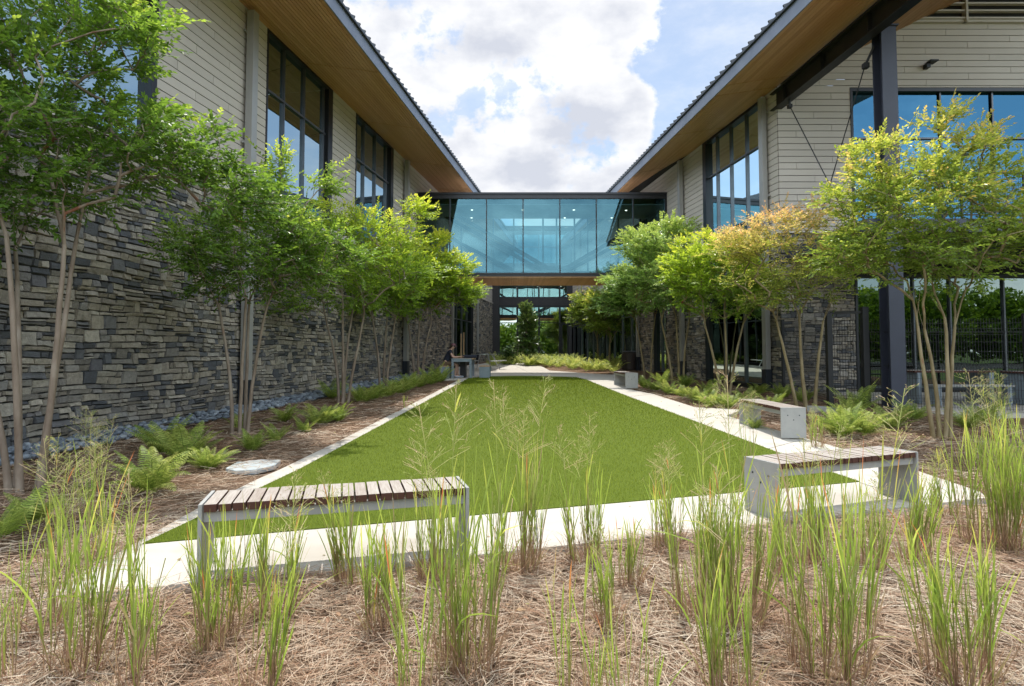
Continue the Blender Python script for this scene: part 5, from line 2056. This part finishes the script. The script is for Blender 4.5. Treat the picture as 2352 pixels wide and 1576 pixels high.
def grasses():
    # (u, v of the base, height, radius, blades, culms, plumes, label)
    rows = [
        (95, 1455, .62, .12, 60, 40, 1, 'loose grass clump at the left tip of the pavement'),
        (30, 1560, .50, .10, 24, 16, 0, 'thin grass tuft in the bottom left corner'),
        (205, 1535, .72, .17, 120, 80, 0, 'tall dense grass clump second from the bottom left corner'),
        (300, 1580, .62, .13, 60, 40, 0, 'narrow grass clump right of the dense bottom left one'),
        (495, 1490, .62, .15, 140, 90, 0, 'thick yellow-green clump in front of the left bench leg'),
        (630, 1425, .55, .14, 90, 80, 1, 'brown-based grass clump before the left bench, with one fading plume'),
        (590, 1610, .55, .14, 60, 40, 0, 'low grass cut by the bottom edge below the left bench'),
        (815, 1350, .55, .13, 90, 80, 1, 'grass clump covering the middle of the left bench, farther one'),
        (880, 1455, .58, .12, 100, 80, 0, 'grass clump in front of the middle of the left bench, nearer one'),
        (1005, 1330, .55, .13, 90, 80, 1, 'brown-stemmed clump beside the right leg of the left bench'),
        (1075, 1535, .85, .19, 190, 120, 2, 'largest dark green clump near the centre bottom'),
        (950, 1640, .62, .16, 50, 30, 0, 'broad blades rising from the bottom edge left of centre'),
        (1195, 1312, .80, .15, 120, 110, 4, 'tall clump with airy plumes standing on the pavement edge at centre'),
        (1340, 1290, .62, .14, 100, 80, 3, 'plumed clump at the pavement edge, next right of the centre one'),
        (1395, 1440, .42, .09, 50, 40, 1, 'small clump alone on the mulch right of centre'),
        (1448, 1350, .38, .10, 55, 40, 0, 'short pale tuft close to the pavement edge'),
        (1330, 1650, .55, .14, 40, 22, 0, 'broad blades rising from the bottom edge right of centre'),
        (1455, 1660, .45, .12, 22, 14, 0, 'few tall blades at the bottom edge below the short pale tuft'),
        (1535, 1262, .48, .12, 90, 70, 3, 'clump at the pavement edge left of the big right bench'),
        (1600, 1420, .80, .16, 130, 110, 1, 'dense tall clump in front of the near leg of the right bench, left half'),
        (1690, 1440, .82, .18, 160, 120, 1, 'dense tall clump in front of the near leg of the right bench, right half'),
        (1680, 1600, .60, .16, 100, 70, 0, 'mixed green and rusty clump at the bottom edge right of centre'),
        (1785, 1330, .50, .12, 60, 50, 1, 'thin clump under the front of the right bench'),
        (1862, 1300, .62, .14, 110, 90, 2, 'clump standing against the middle of the right bench'),
        (1905, 1560, .92, .20, 180, 120, 0, 'very tall clump with broad blades below the right bench'),
        (1990, 1310, .50, .14, 90, 80, 1, 'clump before the right bench with reddish blades'),
        (2085, 1300, .58, .14, 100, 90, 1, 'clump covering the far leg of the right bench'),
        (2170, 1200, .42, .13, 60, 50, 1, 'low clump on the mulch beyond the pavement tip'),
        (2225, 1575, .68, .19, 170, 110, 0, 'wide clump in the bottom right corner'),
        (2270, 1262, .85, .20, 200, 110, 1, 'dense sunny clump at the right edge, front one of three'),
        (2345, 1275, .85, .20, 160, 90, 0, 'dense clump cut by the right edge of the picture'),
        (2330, 1150, .85, .20, 170, 90, 2, 'dense sunny clump at the right edge, one behind the other two'),
        (2235, 1075, .50, .15, 90, 50, 1, 'yellow-green clump right of the nearest right tree'),
        (1880, 1030, .42, .12, 70, 40, 2, 'plumed tuft right against the end of the middle bench'),
        (1895, 1000, .34, .12, 60, 30, 0, 'fine olive tuft behind the plumed one at the middle bench'),
        (2290, 1010, .70, .14, 50, 40, 4, 'reddish plumes before the mesh fence at far right'),
        (185, 1200, .60, .12, 26, 26, 4, 'pinkish dry plumes in the shade left of the bright fern'),
        (235, 1290, .62, .12, 44, 30, 3, 'thin plumed clump on the shaded mulch above the pavement tip'),
        (150, 1310, .62, .10, 26, 20, 2, 'sparse tall blades in front of the nearest left trunks'),
        (1725, 1090, .60, .10, 20, 30, 4, 'airy reddish plumes over the left end of the right bench'),
        (932, 937, .26, .09, 30, 8, 0, 'tiny sunlit grass tuft beside the left kerb'),
    ]
    for i, (u, v, h, r, nb, ns, pan, lab) in enumerate(rows):
        p = gnd(u, v)
        rg = random.Random(i)
        grass_clump(p, h, r, int(nb * 1.15), ns, lab, 100 + i, (rg.uniform(-.06, .07), rg.uniform(-.03, .03)), pan + (1 if nb > 45 and h > .4 and i % 3 == 0 else 0))


grasses()


# ------------------------------------------------------------------ benches
def make_bench(name, label, L=1.66, W=.385, H=.465, n=20, group='slatted benches round the lawn'):
    """bench along local x, origin at the centre on the ground"""
    t = thing(name, label, 'bench', (0, 0, 0), group)
    for s in (-1, 1):
        m = MB()
        xe = s * L / 2
        x0, x1 = (xe, xe + .022) if s < 0 else (xe - .022, xe)
        m.bbox(x0, x1, -W / 2, W / 2, 0, H, .003)
        o = m.build('leg', M['precast'], t)
        hl = MB()
        for (yy, zz) in ((-.09, H - .12), (.09, H - .12), (0, H - .19)):
            xx = xe + s * .001
            pts = [(xx - s * .006, yy, zz), (xx + s * .0015, yy, zz)]
            hl.tube(pts, .009, 10)
        hl.build('tie_hole', M['boot'], o)
    m = MB()
    m.bbox(-L / 2 + .024, L / 2 - .024, -W / 2 + .03, -W / 2 + .07, H - .115, H - .05, .004)
    m.bbox(-L / 2 + .024, L / 2 - .024, W / 2 - .07, W / 2 - .03, H - .115, H - .05, .004)
    m.build('rail', M['precast'], t)
    m = MB()
    x = -L / 2 + .026
    p = (L - .052) / n
    rg = random.Random(int(L * 1000))
    for i in range(n):
        m.bbox(x + .005, x + p - .005, -W / 2 + rg.uniform(0, .003), W / 2 - rg.uniform(0, .003), H - .049, H - .002 + rg.uniform(-.002, .002), .004)
        x += p
    m.build('seat', M['wood'], t)
    return t


def benches():
    def put(t, x, y, rz):
        t.location = (x, y, G(y) + .019)
        t.rotation_euler = (0, 0, rz)
    b = make_bench('bench', 'slatted wood bench at the front left, over the corner of the lawn')
    put(b, -1.14, 3.985, math.radians(16.0))
    c = copy_tree(b, (0, 0, 0))
    c['label'] = 'slatted wood bench at the front right, near the pavement tip'
    put(c, 2.89, 5.34, math.radians(20.5))
    c = copy_tree(b, (0, 0, 0))
    c['label'] = 'bench standing lengthwise beside the right path, midway down the lawn'
    put(c, 4.30, 9.86, math.radians(90))
    c = copy_tree(b, (0, 0, 0))
    c['label'] = 'farthest concrete bench, at the end of the right path'
    put(c, 3.58, 18.6, math.radians(92))


benches()


# ------------------------------------------------------------------ fence
def fence():
    t = thing('mesh_fence', 'black welded mesh fence closing the porch at right', 'fence', (9.5, 12.5, 0))
    posts = [(7.62, 16.55, 2.05, .035), (7.25, 13.45, 2.12, .055), (7.92, 13.2, 2.24, .065), (10.6, 12.15, 2.05, .03), (13.2, 12.05, 2.05, .03), (15.8, 12, 2.05, .03)]
    for x, y, h, r in posts:
        m = MB()
        z = G(y)
        m.box(x - r, x + r, y - r, y + r, z - .1, z + h)
        m.box(x - r - .006, x + r + .006, y - r - .006, y + r + .006, z + h, z + h + .02)
        m.build('post', M['steel_black'], t)
    spans = [((7.62, 16.5), (7.27, 13.5)), ((7.31, 13.45), (7.85, 13.2)), ((7.99, 13.15), (10.57, 12.17)), ((10.63, 12.15), (13.17, 12.06)), ((13.23, 12.05), (15.8, 12.0))]
    for (a, b) in spans:
        m = MB()
        A, B = Vector((*a, G(a[1]))), Vector((*b, G(b[1])))
        L = (B - A).length
        d = (B - A).normalized()
        nrm = Vector((d.y, -d.x, 0))
        H = 1.98
        bends = (.25, .95, 1.70)

        def prof(z):
            o = 0.0
            for zb in bends:
                if abs(z - zb) < .06:
                    o += .035 * (1 - abs(z - zb) / .06)
            return o
        zs = [.05]
        for zb in bends:
            zs += [zb - .06, zb, zb + .06]
        zs.append(H)
        k = int(L / .05)
        for i in range(k + 1):
            p = A + d * (L * i / k)
            for j in range(len(zs) - 1):
                q0 = p + nrm * prof(zs[j]) + Vector((0, 0, zs[j]))
                q1 = p + nrm * prof(zs[j + 1]) + Vector((0, 0, zs[j + 1]))
                m.bar(q0, q1, .006, .006, (0, 1, 0))
        hz = [.08]
        z = .08
        while z < H - .1:
            z += .2
            hz.append(z)
        for zb in bends:
            hz += [zb - .06, zb + .06, zb]
        for z in hz:
            m.bar(A + nrm * (prof(z) + .005) + Vector((0, 0, z)), B + nrm * (prof(z) + .005) + Vector((0, 0, z)), .006, .006)
        m.build('mesh_panel', M['steel_black'], t)
    g = MB()
    g.bar((7.29, 13.45, 2.14 + .16), (7.88, 13.22, 2.14 + .16), .05, .06)
    g.build('gate_rail', M['steel_black'], t)
    k = MB()
    a, b = gnd(1855, 945), gnd(1950, 951)
    k.bar((a[0], a[1], G(a[1]) + .04), (b[0], b[1], G(b[1]) + .04), .15, .16)
    tag(k.build('kerb', M['precast']), kind='structure')


fence()


# ------------------------------------------------------------------ tables, bin, flagstone
def block_stool(m, c, w, d, z0, z1, th=.06):
    m.bbox(c[0] - w / 2, c[0] + w / 2, c[1] - d / 2, c[1] - d / 2 + th, z0, z1, .006)
    m.bbox(c[0] - w / 2, c[0] + w / 2, c[1] + d / 2 - th, c[1] + d / 2, z0, z1, .006)


def furniture():
    y0 = 22.35
    g = G(y0) + .018

    def frame(mb, x0, x1, y, z0, z1, t=.09, th=.10):
        mb.bbox(x0, x0 + t, y, y + th, z0, z1, .006)
        mb.bbox(x1 - t, x1, y, y + th, z0, z1, .006)
        mb.bbox(x0 + t - .008, x1 - t + .008, y + .001, y + th - .001, z1 - .13, z1 - .0005, .006)
    t = thing('picnic_table', 'blue-grey concrete table with a wooden top where the person sits', 'table', (-1.9, y0 + .7, g))
    m = MB()
    frame(m, -2.30, -1.53, y0, g, g + .76)
    m.build('front_frame', M['blue_concrete'], t)
    m = MB()
    frame(m, -2.30, -1.53, y0 + 1.5, g, g + .76)
    m.build('rear_frame', M['blue_concrete'], t)
    m = MB()
    for i in range(7):
        m.bbox(-2.28 + i * .118 - .0, -2.28 + i * .118 + .108, y0 + .102, y0 + 1.498, g + .72, g + .765, .004)
    m.build('table_top', M['wood_tan'], t)
    m = MB()
    m.bbox(-2.02, -1.80, y0 + .5, y0 + 1.1, g, g + .715, .01)
    m.build('pedestal', M['black_plastic'], t)
    for (xc, lab) in ((-2.58, 'low concrete stool bench under the seated person'), (-1.05, 'empty concrete stool bench on the right of the picnic table')):
        s = thing('stool_bench', lab, 'bench', (xc, y0 + .6, g), 'stool benches at the picnic table')
        m = MB()
        for yy in (y0 + .12, y0 + 1.2):
            m.bbox(xc - .20, xc + .20, yy, yy + .12, g, g + .44, .006)
        m.build('leg', M['blue_concrete'], s)
        m = MB()
        for i in range(3):
            m.bbox(xc - .2 + i * .135, xc - .2 + i * .135 + .128, y0 + .122, y0 + 1.318, g + .44, g + .475, .004)
        m.build('seat', M['wood_tan'], s)
    bag = MB()
    bm = bmesh.new()
    bmesh.ops.create_cube(bm, size=1)
    bmesh.ops.bevel(bm, geom=bm.edges[:], offset=.2, segments=3, profile=.6, affect='EDGES')
    bag.bm(bm, Matrix.Translation((-1.66, y0 + .8, g + .83)) @ Matrix.Diagonal((.55, .34, .13, 1)))
    tag(bag.build('bag', M['navy'], loc=(-1.66, y0 + .8, g + .77), smooth=True), 'dark bag lying on the picnic table in front of the person', 'bag')
    # round white table with seats on splayed legs
    c = gnd(1128, 851)
    g2 = G(c[1]) + .018
    tb = thing('picnic_table', 'white round table with attached disc seats and splayed legs, beyond the concrete one', 'table', (c[0] - .35, c[1] + .1, g2))
    cx, cy = c[0] - .35, c[1] + .1
    m = MB()
    m.cyl(cx, cy, g2 + .74, g2 + .775, .62, 32)
    m.build('table_top', M['galv'], tb)
    for k in range(4):
        a = math.radians(28 + 90 * k)
        m = MB()
        e = (math.cos(a), math.sin(a))
        m.tube([(cx + e[0] * .42, cy + e[1] * .42, g2 + .745), (cx + e[0] * .86, cy + e[1] * .86, g2 + .0)], .021, 8)
        m.tube([(cx + e[0] * .52, cy + e[1] * .52, g2 + .745), (cx + e[0] * .62, cy + e[1] * .62, g2 + .42)], .018, 8)
        m.tube([(cx + e[0] * .6, cy + e[1] * .6, g2 + .43), (cx + e[0] * .95, cy + e[1] * .95, g2 + .43)], .02, 8)
        m.build('leg', M['galv'], tb)
        m = MB()
        m.cyl(cx + e[0] * 1.02, cy + e[1] * 1.02, g2 + .43, g2 + .46, .19, 24)
        m.build('seat', M['white_paint'], tb)
    # litter bin
    c = gnd(1447, 850)
    g3 = G(c[1])
    b = thing('litter_bin', 'dark round litter bin behind the farthest bench', 'bin', (c[0], c[1], g3))
    m = MB()
    m.tube([(c[0], c[1], g3), (c[0], c[1], g3 + .05), (c[0], c[1], g3 + .8), (c[0], c[1], g3 + .84)], [.33, .36, .38, .36], 28)
    for k in range(28):
        a = k / 28 * 6.283
        m.bar((c[0] + math.cos(a) * .372, c[1] + math.sin(a) * .372, g3 + .06), (c[0] + math.cos(a) * .392, c[1] + math.sin(a) * .392, g3 + .8), .03, .012, (math.cos(a), math.sin(a), 0))
    m.build('body', M['bin'], b)
    m = MB()
    m.tube([(c[0], c[1], g3 + .842), (c[0], c[1], g3 + .87), (c[0], c[1], g3 + .93)], [.40, .40, .26], 28)
    m.build('lid', M['black_plastic'], b)
    # flagstone
    pts = [gnd(*p) for p in ((518, 1083), (545, 1066), (600, 1060), (645, 1061), (632, 1074), (588, 1086), (540, 1089))]
    bm = bmesh.new()
    cx = sum(p[0] for p in pts) / len(pts)
    cy = sum(p[1] for p in pts) / len(pts)
    z = G(cy)
    f = bm.faces.new([bm.verts.new((p[0], p[1], z + .035)) for p in pts])
    r = bmesh.ops.extrude_face_region(bm, geom=[f])
    for v in [q for q in r['geom'] if isinstance(q, bmesh.types.BMVert)]:
        v.co.z -= .06
    bmesh.ops.recalc_face_normals(bm, faces=bm.faces[:])
    bmesh.ops.bevel(bm, geom=bm.edges[:], offset=.006, segments=1, affect='EDGES')
    m = MB()
    m.bm(bm)
    tag(m.build('flagstone', M['flag'], loc=(cx, cy, z)), 'flat pale stepping stone in the mulch beside the left kerb', 'stepping stone')
    # two timber stakes by the far window
    for u, lab in ((1057, 'left one of two thin timber stakes by the far window'), (1063, 'right one of two thin timber stakes by the far window')):
        q = at_d(u + 2, 845, 27.5)
        m = MB()
        m.bbox(q.x - .03, q.x + .03, 27.47, 27.53, G(27.5) - .1, G(27.5) + 1.75 + (.06 if u > 1060 else 0), .004)
        tag(m.build('timber_stake', M['wood_tan'], loc=(q.x, 27.5, G(27.5))), lab, 'stake', 'stakes by the far window')
    # tables on the porch behind the fence
    for i, (x, y, lab) in enumerate(((10.4, 14.2, 'grey slab table behind the mesh fence, nearer the column'), (12.6, 13.7, 'grey slab table behind the mesh fence, at the right edge'))):
        gz = G(y) + .02
        t = thing('porch_table', lab, 'table', (x, y, gz), 'tables on the porch')
        for s in (-1, 1):
            m = MB()
            m.bbox(x + s * .85 - .05, x + s * .85 + .05, y - .38, y + .38, gz, gz + .72, .006)
            m.build('leg', M['blue_concrete'], t)
        m = MB()
        for k in range(7):
            m.bbox(x - .95, x + .95, y - .38 + k * .11, y - .38 + k * .11 + .1, gz + .72, gz + .765, .004)
        m.build('table_top', M['wood'], t)
        bsn = thing('porch_bench', lab.replace('table', 'bench').replace('grey slab', 'low grey'), 'bench', (x, y - .75, gz), 'benches on the porch')
        for s in (-1, 1):
            m = MB()
            m.bbox(x + s * .8 - .05, x + s * .8 + .05, y - .95, y - .6, gz, gz + .42, .006)
            m.build('leg', M['blue_concrete'], bsn)
        m = MB()
        m.bbox(x - .9, x + .9, y - .96, y - .59, gz + .42, gz + .46, .006)
        m.build('seat', M['precast'], bsn)


furniture()


# ------------------------------------------------------------------ person
def skin_obj(name, verts, edges, radii, mat, parent, root=0, levels=2):
    me = bpy.data.meshes.new(name)
    off = LOC.get(parent.name, Vector((0, 0, 0))) if parent else Vector((0, 0, 0))
    me.from_pydata([tuple(Vector(v)) for v in verts], edges, [])
    o = link_mesh(name, me, mat, parent)
    md = o.modifiers.new('skin', 'SKIN')
    md.use_smooth_shade = True
    sv = me.skin_vertices[0].data
    for i, r in enumerate(radii):
        sv[i].radius = (r, r) if isinstance(r, (int, float)) else r
        sv[i].use_root = (i == root)
    sb = o.modifiers.new('smooth', 'SUBSURF')
    sb.levels = sb.render_levels = levels
    return o


def person():
    gx, gy = -2.56, 22.75
    g = G(gy) + .018
    t = thing('person', 'person in navy shirt, khaki shorts and cap, seated at the concrete table reading', 'person', (gx, gy, g))
    # local frame: +x towards the table, z up
    V = {}
    V['pelvis'] = (0, 0, .55)
    V['waist'] = (.03, 0, .70)
    V['chest'] = (.12, 0, .90)
    V['upper'] = (.17, 0, 1.02)
    V['neck'] = (.22, 0, 1.09)
    V['head1'] = (.27, 0, 1.15)
    V['head2'] = (.29, 0, 1.23)
    for s, n in ((-1, 'r'), (1, 'l')):
        V['hip' + n] = (.02, s * .09, .53)
        V['knee' + n] = (.44, s * .11, .52 if s < 0 else .53)
        V['ank' + n] = (.38 if s < 0 else .46, s * .10, .09)
        V['toe' + n] = (.56 if s < 0 else .64, s * .11, .04)
        V['sho' + n] = (.18, s * .165, 1.01)
        V['elb' + n] = (.30, s * .20, .79)
        V['wri' + n] = (.55, s * .08, .81)
        V['pal' + n] = (.62, s * .06, .82)
    keys = list(V)
    idx = {k: i for i, k in enumerate(keys)}
    R = dict(pelvis=.12, waist=.105, chest=.115, upper=.10, neck=.048, head1=.07, head2=.088)
    E = [('pelvis', 'waist'), ('waist', 'chest'), ('chest', 'upper'), ('upper', 'neck'), ('neck', 'head1'), ('head1', 'head2')]
    for n in 'rl':
        R.update({'hip' + n: .085, 'knee' + n: .058, 'ank' + n: .038, 'toe' + n: .033, 'sho' + n: .055, 'elb' + n: .040, 'wri' + n: .026, 'pal' + n: .030})
        E += [('pelvis', 'hip' + n), ('hip' + n, 'knee' + n), ('knee' + n, 'ank' + n), ('ank' + n, 'toe' + n), ('upper', 'sho' + n), ('sho' + n, 'elb' + n), ('elb' + n, 'wri' + n), ('wri' + n, 'pal' + n)]
    vs = [V[k] for k in keys]
    ra = [R[k] for k in keys]
    ed = [(idx[a], idx[b]) for a, b in E]
    # fingers: four unequal bent chains and a thumb from the side of the palm
    for s, n in ((-1, 'r'), (1, 'l')):
        px, py, pz = V['pal' + n]
        for k, (dy, ln) in enumerate(((-.026, .062), (-.009, .074), (.009, .069), (.026, .055))):
            a = len(vs)
            vs += [(px + .02, py + dy, pz + .004), (px + .02 + ln * .55, py + dy * 1.15, pz + .012), (px + .02 + ln, py + dy * 1.2, pz - .012)]
            ra += [.0095, .0085, .0075]
            ed += [(idx['pal' + n], a), (a, a + 1), (a + 1, a + 2)]
        a = len(vs)
        vs += [(px - .005, py - s * .032, pz + .012), (px + .028, py - s * .045, pz + .02)]
        ra += [.011, .009]
        ed += [(idx['pal' + n], a), (a, a + 1)]
    skin_obj('body', vs, ed, ra, M['skin'], t, idx['pelvis'], 2)
    # face
    f = MB()
    hx, hz = .29, 1.205
    f.tube([(hx + .083, 0, hz + .02), (hx + .108, 0, hz - .012), (hx + .085, 0, hz - .02)], [.008, .015, .008], 8)
    f.build('nose', M['skin'], None)
    bpy.data.objects[-1] if False else None
    o = COL.objects[-1]
    o.parent = t
    f = MB()
    for s in (-1, 1):
        f.tube([(hx + .075, s * .032, hz + .02), (hx + .088, s * .032, hz + .02)], [.010, .006], 8)
    f.build('eyes', M['black_plastic'], None)
    COL.objects[-1].parent = t
    # clothes
    sh = ['pelvis', 'waist', 'chest', 'upper', 'shor', 'shol']
    vv = [V[k] for k in sh]
    rr = [.148, .128, .132, .112, .074, .074]
    vv += [(.235, -.185, .90), (.235, .185, .90), (.205, 0, 1.065)]
    rr += [.060, .060, .062]
    vv[0] = (-.005, 0, .535)
    skin_obj('shirt', vv, [(0, 1), (1, 2), (2, 3), (3, 4), (3, 5), (4, 6), (5, 7), (3, 8)], rr, M['navy'], t, 0, 2)
    vv = [(0, 0, .53), (.03, -.09, .535), (.03, .09, .535), (.36, -.108, .525), (.36, .108, .535)]
    skin_obj('shorts', vv, [(0, 1), (0, 2), (1, 3), (2, 4)], [.125, .098, .098, .080, .080], M['khaki'], t, 0, 2)
    for n in 'rl':
        a, b = Vector(V['ank' + n]), Vector(V['toe' + n])
        vv = [(a.x - .03, a.y, .075), (a.x - .02, a.y, .045), (b.x, b.y, .038), (b.x + .05, b.y, .03)]
        skin_obj('shoe', vv, [(0, 1), (1, 2), (2, 3)], [.05, .05, .046, .032], M['shoe'], t, 1, 2)
    # hair and cap
    skin_obj('hair', [(.27, 0, 1.245), (.215, 0, 1.22), (.185, 0, 1.15), (.13, 0, 1.16), (.12, 0, 1.10)], [(0, 1), (1, 2), (2, 3), (3, 4)], [.088, .078, .04, .028, .018], M['hair'], t, 0, 2)
    c = MB()
    bm = bmesh.new()
    bmesh.ops.create_uvsphere(bm, u_segments=20, v_segments=12, radius=.105)
    for v in list(bm.verts):
        if v.co.z < -.005:
            bm.verts.remove(v)
    c.bm(bm, Matrix.Translation((.285, 0, 1.235)) @ Matrix.Rotation(.18, 4, 'Y'))
    pts = []
    for k in range(9):
        a = -1.05 + 2.1 * k / 8
        pts.append((.285 + .098 * math.cos(a), .098 * math.sin(a), 1.232))
    n0 = len(pts)
    for k in range(9):
        a = -1.05 + 2.1 * k / 8
        pts.append((.285 + .098 * math.cos(a) + .085 * math.cos(a * .55), .098 * math.sin(a) * .92, 1.212))
    c.add(pts, [(k, k + 1, n0 + k + 1, n0 + k) for k in range(8)])
    c.add([(x, y, z + .006) for x, y, z in pts], [(k, k + 1, n0 + k + 1, n0 + k) for k in range(8)])
    c.build('cap', M['maroon'], None, smooth=True)
    COL.objects[-1].parent = t
    # thing held: a phone resting on the table edge
    p = MB()
    p.bbox(gx + .66, gx + .80, gy - .045, gy + .035, g + .835, g + .845, .003)
    tag(p.build('phone', M['black_plastic'], loc=(gx + .73, gy, g + .84)), 'dark phone held over the table in both hands', 'phone')
    return t


person()
